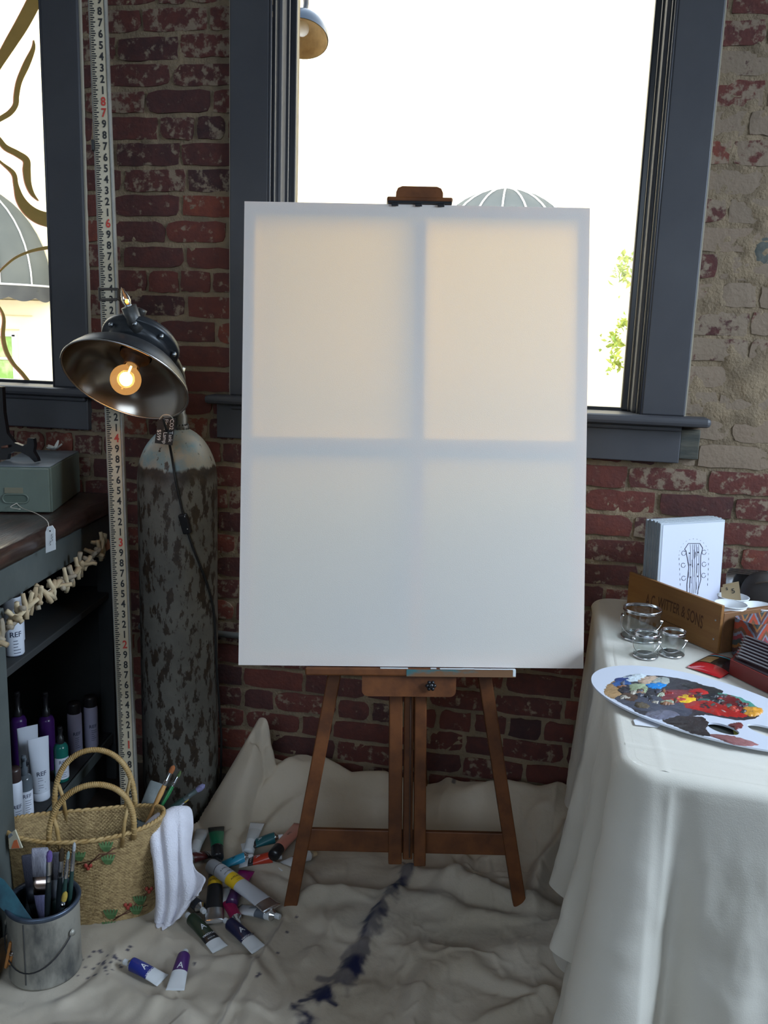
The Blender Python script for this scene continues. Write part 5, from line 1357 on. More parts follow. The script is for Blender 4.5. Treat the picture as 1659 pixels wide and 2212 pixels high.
G().lathe([(CR - .0015, CH_ - .013), (CR + .002, CH_ - .008), (CR + .003, CH_ - .002), (CR + .001, CH_ + .001), (CR - .004, CH_), (CR - .008, CH_ - .003), (CR - .010, CH_ - .006), (CR - .006, CH_ - .010)], 64).obj('can_rim', TINB, cn)
G().box((0, -CR + .0005, CH_ / 2), (.0035, .002, CH_ - .03), bev=.0008).obj('side_seam', mat('seam_tin', (.10, .10, .10), .5, .6), cn)
hp = []
for i in range(21):
    a_ = math.pi * (.10 + .86 * i / 20) ; hp.append(((CR + .004) * math.cos(a_ - math.pi * 1.03) , (CR + .004) * math.sin(a_ - math.pi * 1.03) , .125 - .075 * math.sin(math.pi * i / 20)))
G().tube(hp, .0016, 6).obj('bail_wire', mat('dark_wire', (.05, .05, .055), .4, .8), cn)
for p in (hp[0], hp[-1]): G().lathe([(.001, .006), (.007, .005), (.009, 0)], 14, frame(Vector(p) * .985, (0, 0, 1), Vector((p[0], p[1], 0)))).obj('bail_ear', TIN, cn)
def canp(dx, dy, z): return CAN + Vector((dx, dy, z))
brush('wide_brush', 'wide pale-bristled brush with copper ferrule, tallest in the can', PY(86, 1832, 1.735), canp(.004, -.005, .03), .040, .070, .045, B_LAV, B_GREY, COPP, True, group=gC, thick=.006)
brush('wide_brush', 'wide grey brush with white-smeared ferrule behind the violet tip', PY(118, 1842, 1.765), canp(.025, .015, .03), .036, .066, .045, HDK, B_GREY, mat('smeared_ferrule', (.42, .46, .52), .4, c2=(.25, .28, .33), scale=25), True, group=gC, thick=.006)
brush('wide_brush', 'dark wide brush at the left inside the can', PY(62, 1846, 1.765), canp(-.02, .02, .03), .036, .080, .04, HBLK, bris('dark_bristle', (.07, .07, .10), (.05, .05, .075)), mat('dark_ferrule', (.05, .055, .07), .4, .6), True, group=gC, thick=.006)  # bristles and ferrule have dark tones of their own
brush('round_brush', 'violet-tipped round brush in the paint can', PY(107, 1836, 1.720), canp(.012, -.02, .03), .013, .028, .05, HBLK, B_PUR, group=gC, hw=.012)
brush('round_brush', 'thin brush with white tip, rightmost in the paint can', PY(161, 1819, 1.760), canp(.045, .005, .02), .0075, .022, .048, HDK, B_CRM, group=gC, hw=.010)
brush('round_brush', 'thin brush with pale teal tip in the paint can', PY(148, 1838, 1.745), canp(.035, -.012, .02), .007, .020, .046, HDK, B_TEAL, group=gC, hw=.010)
brush('flat_brush', 'brown-bristled brush with shiny ferrule in the paint can', PY(134, 1830, 1.76), canp(.02, .01, .02), .012, .034, .04, HBLK, B_BRN, group=gC, hw=.012)
brush('short_brush', 'short yellow-tipped brush low inside the paint can', PY(142, 1925, 1.715), canp(.03, -.045, .015), .012, .024, .012, HBLK, B_YEL, CHROME, group=gC, hw=.012)
# bent blue-smeared scraper sticking out at the left
bl_ = [((-20, 1885), (-38, 1915)), ((8, 1900), (-16, 1940)), ((30, 1928), (5, 1965)), ((52, 1962), (28, 1985)), ((72, 1990), (56, 2000))]
spat = empty('blue_spatula', canp(-.05, -.03, .10), label='blue paint-smeared bent spatula leaning out of the can at far left', cat='spatula')
BLU = mat('teal_blue_smear', (.035, .13, .17), .45, c2=(.02, .04, .06), scale=14, lo=.4, hi=.7)
ra_r = [PY(a_[0], a_[1], 1.70 - .012 * i + .0) for i, (a_, b_) in enumerate(bl_)]; rb_r = [PY(b_[0], b_[1], 1.675 - .008 * i) for i, (a_, b_) in enumerate(bl_)]
g_ = G(); th_ = Vector((-.001, .003, -.002)); g_.grid([ra_r, rb_r]); g_.grid([[p + th_ for p in rb_r], [p + th_ for p in ra_r]]); g_.grid([[p + th_ for p in ra_r], ra_r]); g_.grid([rb_r, [p + th_ for p in rb_r]]); g_.obj('blade', BLU, spat, True)
G().tube([(ra_r[-1] + rb_r[-1]) / 2, canp(-.02, .0, .03)], .006, 8).obj('handle', HBLK, spat, True)
# clothespin clipped to the can's side
cpn = empty('clothespin', PY(26, 2060, 1.655), label='orange-brown wooden clothespin clipped at the left side of the can', cat='clothespin')
PINW = mat('orange_pin_wood', (.34, .14, .035), .6, c2=(.24, .09, .02), scale=30)
for k, (q0, q1) in enumerate((((24, 2034), (13, 2090)), ((39, 2029), (21, 2082)))):
    G().bar(PY(*q0, 1.650 + .004 * k), PY(*q1, 1.648 + .004 * k), .007, .009, .0015).obj('wooden_jaw', PINW, cpn, True)
sc0 = PY(25, 2060, 1.648)
G().tube([sc0 + Vector((.005 * math.cos(i * 1.2), -.004 + .0012 * i * .4, .005 * math.sin(i * 1.2))) for i in range(16)], .0008, 4).obj('spring', WIRE, cpn, True)
# black tub added to fill the dark area beside the can
tubp = Vector((-1.236, 1.640, .010)); bt = empty('dark_filler_tub', tubp, label='added black tub filling the dark area left of the paint can', cat='tub')
G().lathe([(.001, .002), (.040, .002), (.043, .006), (.046, .122), (.048, .124), (.048, .128), (.045, .128), (.042, .02), (.001, .02)], 40).obj('tub_body', mat('black_tub_plastic', (.008, .009, .011), .5), bt)
G().tube([(.047 * math.cos(q * math.pi / 20), .047 * math.sin(q * math.pi / 20), .126) for q in range(40)], .003, 6, closed=True).obj('tub_rim', BLACK, bt)

# ================================================================== PAINT TUBES ON THE FLOOR
TW = mat('tube_white', (.66, .68, .70), .3); TS = mat('tube_silver', (.70, .71, .73), .2, 1.0); TK = mat('tube_black', (.014, .014, .016), .3); CAPW = mat('tube_cap_white', (.62, .64, .66), .4)
def tcol(n_, c_, r_=.32): return mat('tube_' + n_, c_, r_)
PRINT_W = mat('white_print', (.66, .68, .72), .5)
def paint_tube(lab, pc_, pe_, r=.016, z=0.0, z2=None, bands=((0, .58, 'c'), (.58, .74, 'k'), (.74, 1, 'w')), col=None, cap=CAPW, capk='small', text=None, tcol_=PRINT_W, roll=0.0, letters=None):
    """lies on the cloth: pc_ the cap end, pe_ the crimped end (pixels)"""
    z2 = z if z2 is None else z2
    a_ = PZ(*pc_, .016 + z); b_ = PZ(*pe_, .006 + z2)
    a_.z = floor_h(a_.x, a_.y) + z; b_.z = floor_h(b_.x, b_.y) + z2
    lab_t = lab
    t = empty('paint_tube', (a_ + b_) / 2, label=lab_t, cat='paint tube', group='paint tubes scattered on the drop cloth')
    L = (b_ - a_).length; M = frame(a_, (b_ - a_), Vector((0, 0, 1)) - (b_ - a_).normalized() * (b_ - a_).normalized().z) 
    ax_ = (b_ - a_).normalized(); up = (Vector((0, 0, 1)) - ax_ * ax_.z).normalized(); up = Matrix.Rotation(roll, 3, ax_) @ up; sd = up.cross(ax_)
    M = Matrix((ax_, sd, up)).transposed().to_4x4(); M.translation = a_ + Vector((0, 0, 0))
    cl = .018 if capk == 'small' else .034
    s0_ = cl + .008
    def sec(q): return r * (1 + .38 * q), max(r * (1 - q ** 1.35), .0012)
    def pt(q, ang, k=1.0):
        a2_, b2_ = sec(q); x = s0_ + (L - s0_) * q; return (x, a2_ * k * math.cos(ang), b2_ * k * math.sin(ang) + b2_ + .0008)
    ms = {'c': col, 'k': TK, 'w': TW, 's': TS, 'y': mat_y}
    nm = {'c': 'colour_band', 'k': 'name_band', 'w': 'crimped_end', 's': 'bare_metal', 'y': 'yellow_band'}
    for (q0, q1, m_) in bands:
        rows = []; n_ = max(3, int((q1 - q0) * 14))
        for j in range(n_ + 1):
            q = q0 + (q1 - q0) * j / n_; rows.append([pt(q, 2 * math.pi * k / 22) for k in range(22)])
        g_ = G(); g_.grid(rows, M, wrap=True)
        if q1 >= 1: g_.f += [tuple(len(g_.v) - 22 + k for k in range(22))]; g_.sm += [False]
        g_.obj(nm[m_], ms[m_], t, True)
    Ma = M @ Matrix.Translation((0, 0, r + .0008)) @ Matrix.Rotation(math.pi / 2, 4, 'Y')
    G().lathe([(r, s0_), (r * .98, s0_ - .002), (r * .45, cl - .001), (r * .42, cl - .004)], 22, Ma).obj('shoulder', TS if capk == 'small' else cap, t, True)
    if capk == 'small': G().lathe([(r * .40, cl - .003), (r * .46, cl - .004), (r * .46, .002), (r * .38, 0), (.0005, 0)], 12, Ma, smooth=False).obj('cap', cap, t, True)
    else: G().lathe([(r * .99, s0_ - .003), (r * 1.0, .004), (r * .93, 0), (.0005, 0)], 24, Ma).obj('cap', cap, t, True)
    if text or letters:
        g_ = G()
        def onsurf(x, y):
            q = min(max((x - s0_) / (L - s0_), 0), 1); a2_, b2_ = sec(q); y = max(-a2_ * .97, min(a2_ * .97, y))
            return (x, y, b2_ * math.sqrt(max(1 - (y / a2_) ** 2, 0)) + b2_ + .0014)
        for (s_, q_, size, across) in (letters or ()):
            vs, fs = text_geo(s_, size, .01); x0_ = s0_ + (L - s0_) * q_
            vv = [(x0_ - v.y, v.x) if across else (x0_ + v.x, v.y) for v in vs]
            vv = [onsurf(x, -y if across else y) for x, y in vv]
            g_.add(vv, fs, M)
        g_.obj('printed_lettering', tcol_, t, True)
    return t
mat_y = mat('tube_yellow', (.72, .46, .02), .35)
AC = (('A', .40, .022, True), ('ACADEMY', .60, .0075, True), ('OIL COLOUR', .69, .0035, True))
GA = (('WINSOR &', .10, .006, True), ('NEWTON', .18, .0065, True), ('GALERIA', .31, .0078, True), ('ACRYLIC', .37, .003, True))
cN, cB, cP, cG = tcol('navy', (.012, .014, .05)), tcol('ultramarine', (.015, .025, .19)), tcol('purple', (.065, .02, .13)), tcol('olive', (.022, .035, .02))
paint_tube('dark green paint tube lying in front of the rag', (404, 1978), (476, 2052), .0165, col=cG, letters=AC)
paint_tube('navy blue paint tube with white crimped end, beside the dark green tube', (486, 1990), (560, 2058), .0165, col=cN, bands=((0, .62, 'c'), (.62, 1, 'w')), letters=AC)
paint_tube('bright blue paint tube lying alone, cap to the left', (268, 2083), (352, 2122), .016, col=cB, bands=((0, .60, 'c'), (.60, 1, 'w')), letters=AC)
paint_tube('purple paint tube lying beside the bright blue one', (401, 2062), (378, 2152), .016, col=cP, bands=((0, .50, 'c'), (.50, 1, 'w')), letters=AC)
paint_tube('dark red paint tube, white end towards the green bottle, near rag', (398, 1866), (462, 1846), .0155, z=.006, col=tcol('maroon', (.10, .02, .02)), letters=(('A', .35, .018, True), ('ACADEMY', .66, .007, True)))
paint_tube('teal paint tube with silver cap at the back of the heap', (612, 1814), (522, 1834), .0165, z=.024, z2=.02, col=tcol('teal', (.012, .10, .12)), letters=(('A', .45, .018, True), ('ACADEMY', .66, .007, True)))
paint_tube('orange-red paint tube lying below the teal one', (610, 1862), (518, 1866), .0165, z=.010, z2=.012, col=tcol('scarlet', (.50, .045, .02)), letters=(('A', .45, .018, True), ('ACADEMY', .66, .007, True)))
paint_tube('pink paint tube with big black cap against the easel leg', (590, 1866), (650, 1795), .0175, z=.020, z2=.004, col=tcol('pink', (.60, .23, .18)), cap=TK, capk='big', bands=((0, .85, 'c'), (.85, 1, 'c')), letters=(('BASICS', .45, .009, False),), tcol_=INK)
paint_tube('white and dark red paint tube poking out behind the easel leg', (682, 1850), (600, 1888), .0155, z=.0, col=tcol('maroon_label', (.12, .02, .02)), bands=((0, .30, 'w'), (.30, .5, 'c'), (.5, 1, 'w')), cap=CREAM)
paint_tube('sky blue paint tube half buried under the red one', (548, 1858), (470, 1874), .015, z=.002, col=tcol('sky_blue', (.03, .30, .48)), bands=((0, .75, 'c'), (.75, 1, 'c')), letters=(('A', .4, .014, True),), tcol_=INK)
paint_tube('black paint tube with yellow band and silver end, centre of heap', (466, 1868), (462, 1994), .0185, z=.004, col=TK, cap=TK, capk='big', bands=((0, .20, 'k'), (.20, .34, 'y'), (.34, .74, 'k'), (.74, 1, 's')), letters=(('GALERIA', .27, .0078, True),), tcol_=INK)
paint_tube('large silver paint tube with yellow band lying across the heap', (456, 1876), (590, 1972), .0205, z=.022, z2=.028, col=tcol('silver_grey', (.46, .47, .50), .28), cap=tcol('silver_cap', (.35, .36, .38)), capk='big', bands=((0, .22, 'c'), (.22, .40, 'y'), (.40, .82, 'c'), (.82, 1, 's')), letters=GA, tcol_=INK)
paint_tube('bright magenta paint tube under the large silver tube', (500, 1955), (533, 1882), .017, z=.002, col=tcol('magenta', (.42, .02, .26)), cap=tcol('dark_violet', (.05, .015, .07)), capk='big', bands=((0, .45, 'k'), (.45, 1, 'c')))
paint_tube('crimson and white paint tube with silver shoulder, low in heap', (516, 1998), (478, 1918), .0145, z=.0, col=tcol('crimson', (.30, .01, .07)), bands=((0, .5, 'c'), (.5, .7, 'w'), (.7, 1, 'w')))
paint_tube('grey-white paint tube with barcode, cap at the easel foot', (606, 1994), (512, 1962), .0165, z=.0, col=tcol('blue_grey', (.13, .15, .18)), bands=((0, .14, 'w'), (.14, .40, 'c'), (.40, 1, 'w')), letters=(('|||||||||', .52, .012, False),), tcol_=INK)
paint_tube('dark paint tube showing only its silver shoulder beside the rag', (442, 1972), (400, 1935), .0155, z=.0, col=tcol('dark_slate', (.03, .035, .05)))
paint_tube('green paint bottle with black cap standing at the back by the tank', (470, 1860), (467, 1795), .018, z=.010, z2=.03, col=tcol('emerald', (.01, .19, .09)), cap=TK, capk='big', bands=((0, .72, 'c'), (.72, 1, 'k')))
paint_tube('white paint tube half hidden behind the rag', (418, 1850), (440, 1800), .0165, z=.006, z2=.02, col=tcol('clear_white', (.55, .57, .58)), bands=((0, .6, 'c'), (.6, 1, 'w')), capk='big')
paint_tube('white paint tube lying at the back behind the teal one', (537, 1845), (556, 1790), .0165, z=.004, z2=.02, col=tcol('chalk_white', (.55, .57, .58)), bands=((0, .6, 'c'), (.6, 1, 'w')), capk='big')
# ================================================================== ON THE TABLE
tz = TZ + .0022
ORD = ['first', 'second', 'third', 'fourth', 'fifth', 'sixth', 'seventh', 'eighth', 'ninth', 'tenth', 'eleventh']
# ---- palette
PALM = mat('white_palette_board', (.66, .70, .80), .35)
pal = empty('palette', (.36, 1.84, tz), label='white oval artist palette crusted with mixed paint on the table', cat='palette')
pz = tz + .011
pc0 = Vector((.372, 1.872)); pdir = Vector((.80, -.60)).normalized(); pn = Vector((-pdir.y, pdir.x)); PA, PB = .262, .158
def oval(q): 
    a_ = PA * math.cos(q); b_ = PB * math.sin(q) * (1 - .10 * math.cos(q)); p = pc0 + pdir * a_ + pn * b_; return p
hole_c = Vector(PZ(1562, 1574, pz)).to_2d(); notch_c = Vector(PZ(1662, 1578, pz)).to_2d()
def boardmesh():
    cu = bpy.data.curves.new('board', 'CURVE'); cu.dimensions = '2D'; cu.fill_mode = 'BOTH'; cu.extrude = .002; cu.offset = 0
    n2c = Vector(PZ(1668, 1583, pz)).to_2d()
    def loop(pts):
        sp_l = cu.splines.new('POLY'); sp_l.points.add(len(pts) - 1); sp_l.use_cyclic_u = True
        for k_, p in enumerate(pts): sp_l.points[k_].co = (p.x, p.y, 0, 1)
    loop([oval(2 * math.pi * i / 120) for i in range(120)])
    for c_, hx, hy in ((hole_c, .032, .021), (n2c, .050, .024)):
        loop([c_ + pdir * (hx * math.cos(-2 * math.pi * i / 32)) + pn * (hy * math.sin(-2 * math.pi * i / 32)) for i in range(32)])
    ob = bpy.data.objects.new('board', cu); COL.objects.link(ob)
    dg = bpy.context.evaluated_depsgraph_get(); me = bpy.data.meshes.new_from_object(ob.evaluated_get(dg))
    bpy.data.objects.remove(ob); bpy.data.curves.remove(cu)
    me.materials.clear(); me.materials.append(PALM); me.transform(Matrix.Translation((0, 0, .002))); return me
o = link_obj('board', boardmesh(), pal, True); o.matrix_basis = Matrix.Translation((0, 0, tz + .007))
PT = {}
def pmat(c):
    if c not in PT: PT[c] = mat('oil_paint_%d' % len(PT), c, .38, c2=tuple(min(1, q * 1.5 + .01) for q in c), scale=26, lo=.4, hi=.75, bump=.9, bscale=90)
    return PT[c]
def dab(pts, c, th, seed, jag=.0035):
    """an irregular daub of paint; pts are its outline in pixels on the board"""
    P = [Vector(PZ(u, v, pz)).to_2d() for u, v in pts]; n_ = len(P)
    fine = [Vector((q[0], q[1])) for q in catmull([tuple(P[i % n_]) for i in range(-1, n_ + 2)], 9)][9:9 + 9 * n_]
    c_ = sum(fine, Vector((0, 0))) / len(fine)
    fine = [c_ + (p - c_) * (1 + jag / max((p - c_).length, .008) * (noise.noise((p.x * 160, p.y * 160, seed)) * 1.3 + noise.noise((p.x * 420, p.y * 420, seed)) * .9)) for p in fine]
    rings = [1.0, .86, .6, .3]; vs = []; fs = []; N = len(fine)
    for ri, s in enumerate(rings):
        for p in fine:
            q = c_ + (p - c_) * s; z = (0 if ri == 0 else th * (.55 + .45 * ri / 3) * (.6 + .8 * noise.noise((q.x * 120, q.y * 120, seed + 3)) * .7 + .3)); vs.append((q.x, q.y, max(z, .0002)))
    vs.append((c_.x, c_.y, th))
    for ri in range(3):
        for i in range(N): j = (i + 1) % N; fs.append((ri * N + i, ri * N + j, (ri + 1) * N + j, (ri + 1) * N + i))
    for i in range(N): fs.append((3 * N + i, 3 * N + (i + 1) % N, 4 * N))
    G().add(vs, fs, Matrix.Translation((0, 0, tz + .0108)), True).obj('paint_dab', pmat(c), pal, True)
DK = (.030, .028, .034); SL = (.055, .060, .085); RD = (.36, .015, .012); BR_ = (.075, .040, .025); MR = (.13, .010, .012)
dabs = [
 (((1335, 1478), (1400, 1460), (1470, 1466), (1520, 1480), (1560, 1500), (1600, 1520), (1640, 1545), (1600, 1556), (1530, 1545), (1490, 1548), (1440, 1552), (1390, 1545), (1355, 1525), (1325, 1505)), DK, .0016),
 (((1325, 1505), (1380, 1500), (1450, 1505), (1490, 1520), (1500, 1540), (1470, 1552), (1420, 1545), (1365, 1530)), SL, .0024),
 (((1440, 1545), (1510, 1548), (1530, 1560), (1526, 1575), (1535, 1590), (1500, 1586), (1460, 1570), (1432, 1558)), (.026, .020, .020), .0026),
 (((1310, 1482), (1330, 1470), (1345, 1480), (1345, 1500), (1325, 1510), (1306, 1498)), (.36, .22, .10), .0014),
 (((1322, 1475), (1345, 1468), (1365, 1476), (1355, 1488), (1330, 1486)), (.03, .09, .26), .0022),
 (((1330, 1466), (1375, 1458), (1360, 1470), (1335, 1474)), (.02, .04, .16), .002),
 (((1345, 1462), (1380, 1456), (1398, 1462), (1385, 1472), (1352, 1472)), (.55, .62, .66), .003),
 (((1378, 1468), (1410, 1460), (1425, 1470), (1400, 1480), (1382, 1476)), (.50, .36, .26), .003),
 (((1405, 1468), (1440, 1464), (1448, 1476), (1425, 1484), (1408, 1478)), (.34, .37, .34), .003),
 (((1398, 1478), (1430, 1472), (1442, 1480), (1425, 1490), (1400, 1486)), (.01, .20, .55), .0032),
 (((1362, 1478), (1392, 1478), (1400, 1492), (1385, 1506), (1368, 1502), (1358, 1490)), (.30, .36, .22), .0036),
 (((1340, 1482), (1358, 1480), (1360, 1494), (1345, 1500), (1334, 1492)), (.018, .016, .022), .003),
 (((1345, 1498), (1380, 1500), (1372, 1516), (1348, 1512)), BR_, .003),
 (((1418, 1494), (1470, 1490), (1520, 1496), (1500, 1512), (1450, 1522), (1425, 1512)), (.19, .03, .04), .0028),
 (((1488, 1492), (1520, 1488), (1530, 1500), (1505, 1506), (1486, 1500)), (.42, .02, .018), .0032),
 (((1462, 1506), (1490, 1500), (1510, 1510), (1495, 1520), (1465, 1518)), (.72, .42, .02), .0042),
 (((1475, 1520), (1520, 1512), (1560, 1522), (1610, 1538), (1612, 1550), (1560, 1548), (1510, 1536), (1480, 1530)), RD, .0036),
 (((1560, 1500), (1600, 1512), (1612, 1532), (1575, 1530), (1552, 1516)), MR, .0034),
 (((1505, 1504), (1550, 1500), (1560, 1512), (1530, 1518), (1506, 1514)), (.020, .022, .026), .003),
 (((1545, 1496), (1600, 1508), (1640, 1530), (1610, 1524), (1570, 1508)), (.07, .26, .20), .0022),
 (((1605, 1528), (1640, 1530), (1648, 1540), (1625, 1548), (1605, 1542)), (.60, .27, .03), .003),
 (((1470, 1478), (1500, 1476), (1560, 1492), (1540, 1500), (1490, 1488)), (.022, .022, .022), .0022),
 (((1530, 1586), (1580, 1590), (1635, 1606), (1620, 1612), (1585, 1608), (1550, 1596)), (.26, .11, .11), .0016),
 (((1575, 1566), (1598, 1562), (1604, 1570), (1590, 1576)), (.12, .02, .02), .002),
 (((1522, 1526), (1532, 1525), (1532, 1531), (1523, 1531)), (.60, .45, .42), .002),
 (((1545, 1530), (1570, 1540), (1575, 1546), (1550, 1536)), (.55, .38, .34), .002),
 (((1375, 1520), (1400, 1522), (1398, 1532), (1372, 1528)), (.11, .085, .055), .003),
 (((1395, 1540), (1440, 1535), (1470, 1545), (1440, 1556), (1405, 1550)), (.15, .15, .20), .003)]
for i, (pts, c, th) in enumerate(dabs): dab(pts, c, th * (1 + .1 * (i % 3)) + i * .00008, i)
rs = random.Random(21)
for k in range(46):
    t_ = rs.random(); u_ = 1340 + t_ * 270 + rs.gauss(0, 6); v_ = 1478 + t_ * 42 + rs.uniform(-8, 34) * (1 - .4 * t_); w_ = rs.uniform(5, 16); h_ = rs.uniform(2.5, 6)
    left_ = [(.30, .33, .24), (.02, .02, .025), (.10, .06, .035), (.12, .13, .17), (.40, .36, .30), (.05, .05, .07), (.22, .10, .05)]; right_ = [(.26, .02, .02), (.03, .03, .035), (.10, .012, .014), (.42, .05, .03), (.06, .05, .055), (.05, .12, .10)]
    dab([(u_ + w_ * math.cos(a_) * rs.uniform(.6, 1.2), v_ + h_ * math.sin(a_) * rs.uniform(.6, 1.2)) for a_ in [2 * math.pi * q / 7 for q in range(7)]], rs.choice(left_ if t_ < .42 else right_), rs.uniform(.003, .0048) + .0024, 60 + k, .003)
hc_ = [PZ(u, v, tz + .001) for u, v in ((1520, 1566), (1596, 1566), (1606, 1592), (1524, 1590))]
hcd = empty('dark_card', sum(hc_, Vector()) / 4, label='dark card with yellow corner seen through the palette thumb hole', cat='card')
plate(hc_, .0008, mat('dark_green_card', (.03, .035, .03), .7), 'card', hcd, Vector((0, 0, 1)))
plate([PZ(u, v, tz + .002) for u, v in ((1583, 1576), (1594, 1574), (1598, 1588), (1586, 1588))], .0006, mat('yellow_corner', (.45, .45, .10), .7), 'yellow_corner', hcd, Vector((0, 0, 1)))
# paper corner beneath the palette
pcn = [PZ(u, v, tz + .0008) for u, v in ((1368, 1556), (1372, 1566), (1420, 1572), (1440, 1560), (1400, 1540))]
pp = empty('paper_sheet', sum(pcn, Vector()) / 5, label='corner of white paper sticking out from under the palette', cat='paper')
plate(pcn[::-1], .0006, mat('white_paper', (.72, .74, .80), .8), 'sheet', pp, Vector((0, 0, 1)))

JARG = thin_glass('jar_glass', (.90, .93, .92), .04, .10)
# ---- small glass pails with wire bails
def pail(lab, c, R, H):
    t = empty('glass_pail', c, label=lab, cat='glass jar', group='clear pails with wire handles on the table')
    G().lathe([(.001, .004), (R * .96, .004), (R, .007), (R * .98, H * .5), (R * .93, H - .006)], 40).obj('glass_wall', JARG, t)
    G().lathe([(R * .97, .0003), (R * 1.03, .0003), (R * 1.04, .002), (R * 1.02, .0045), (R * .99, .005)], 40).obj('base_ring', CHROME, t)
    G().lathe([(.001, .003), (R * .92, .003)], 32).obj('base_disc', mat('pewter', (.20, .19, .18), .35, .8), t)
    rm = G().lathe([(R * .93, H - .0085), (R * 1.0, H - .008), (R * 1.01, H - .0065), (R * .985, H - .005), (R * 1.01, H - .003), (R * 1.0, H), (R * .95, H), (R * .92, H - .004), (R * .87, H - .0045)], 48).obj('lid_rim', CHROME, t)
    f = -.35
    for s in (1, -1):
        G().lathe([(.001, .006), (.0035, .005), (.0045, 0), (.006, -.001)], 12, Matrix.Rotation(f + (0 if s > 0 else math.pi), 4, 'Z') @ frame((R * 1.0, 0, H * .66), (0, 0, 1), (1, 0, 0))).obj('bail_ear', CHROME, t)
    pts = []
    for i in range(17):
        a_ = math.pi * i / 16; v_ = Matrix.Rotation(f, 3, 'Z') @ Vector((R * 1.08 * math.cos(a_), -R * 1.12 * math.sin(a_), H * .66 - H * .42 * math.sin(a_))); pts.append(v_)
    G().tube(pts, .0011, 6).obj('bail_wire', CHROME, t)
    return t
pail('large clear pail with metal rim standing behind two small ones', Vector((.282, 2.330, tz)), .050, .082)
pail('small clear pail with metal rim, left of the front pair', Vector((.281, 2.184, tz)), .0305, .063)
pail('small clear pail with metal rim, right of the front pair beside crate', Vector((.348, 2.216, tz)), .0305, .063)

# ---- wooden crate
CRW = mat('crate_plywood', (.27, .125, .035), .55, c2=(.21, .09, .025), scale=7, stretch=(.4, 1, 4), bump=.12)
CRE = mat('crate_end_grain', (.22, .10, .04), .6, c2=(.14, .07, .03), scale=20)
A0 = Vector((.463, 2.250, tz)); B0 = Vector((.260, 2.530, tz)); cd = (A0 - B0).normalized(); LC = (A0 - B0).length; cp_ = Vector((-cd.y, cd.x, 0)); 
if cp_.y < 0: cp_ = -cp_
WCR, HCR = .255, .128
Mcr = Matrix((cd, cp_, Vector((0, 0, 1)))).transposed().to_4x4(); Mcr.translation = B0
cr = empty('wooden_crate', (A0 + B0) / 2, label='shallow stained wooden crate with stencilled lettering, holding art prints', cat='crate')
sd_ = G().box((LC / 2, .005, HCR / 2), (LC, .010, HCR), bev=.0015).obj('long_side', CRW, cr, True, Mcr)
G().box((LC / 2, WCR - .005, HCR * .22), (LC, .010, HCR * .44), bev=.0015).obj('long_side', CRW, cr, True, Mcr)
G().box((LC - .007, WCR / 2, HCR * .42), (.014, WCR - .022, HCR * .84), bev=.002).obj('end_board', CRE, cr, True, Mcr)
G().box((.007, WCR / 2, HCR * .42), (.014, WCR - .022, HCR * .84), bev=.002).obj('end_board', CRE, cr, True, Mcr)
G().box((LC / 2, WCR / 2, .004), (LC - .03, WCR - .022, .006)).obj('bottom_board', CRE, cr, True, Mcr)
gq = G(); vs, fs = text_geo('A.C. WITTER & SONS', 1.0, .012); W_ = max(v.x for v in vs) - min(v.x for v in vs)
for v_ in [0]:
    k = LC * .62 / W_; out = []
    for v in vs:
        x = v.x * k; arch = .010 * math.cos(x / (LC * .31) * math.pi / 2); out.append((LC * .53 + x, -.0006, HCR * .50 + v.y * .040 * (1 + .25 * abs(x) / (LC * .31)) + arch))
    gq.add(out, fs)
g2 = G()
for i in range(14): g2.box((LC * .40 + i * LC * .017, -.0004, HCR * .23), (LC * .010, .0006, .003))
g2.obj('small_stencil_line', mat('faded_stencil', (.10, .036, .012), .8), sd_, True, Mcr, kind='stuff')
gq.obj('stencilled_lettering', mat('burnt_stencil', (.085, .030, .010), .8), sd_, True, Mcr)
for z_ in (.035, .085): G().lathe([(.0004, -.001), (.0022, -.0006), (.0026, 0)], 10, Mcr @ frame((LC - .016, -.0002, z_), (1, 0, 0), (0, -1, 0)) @ Matrix.Rotation(math.pi, 4, 'X')).obj('nail_head', STEEL, sd_, True)

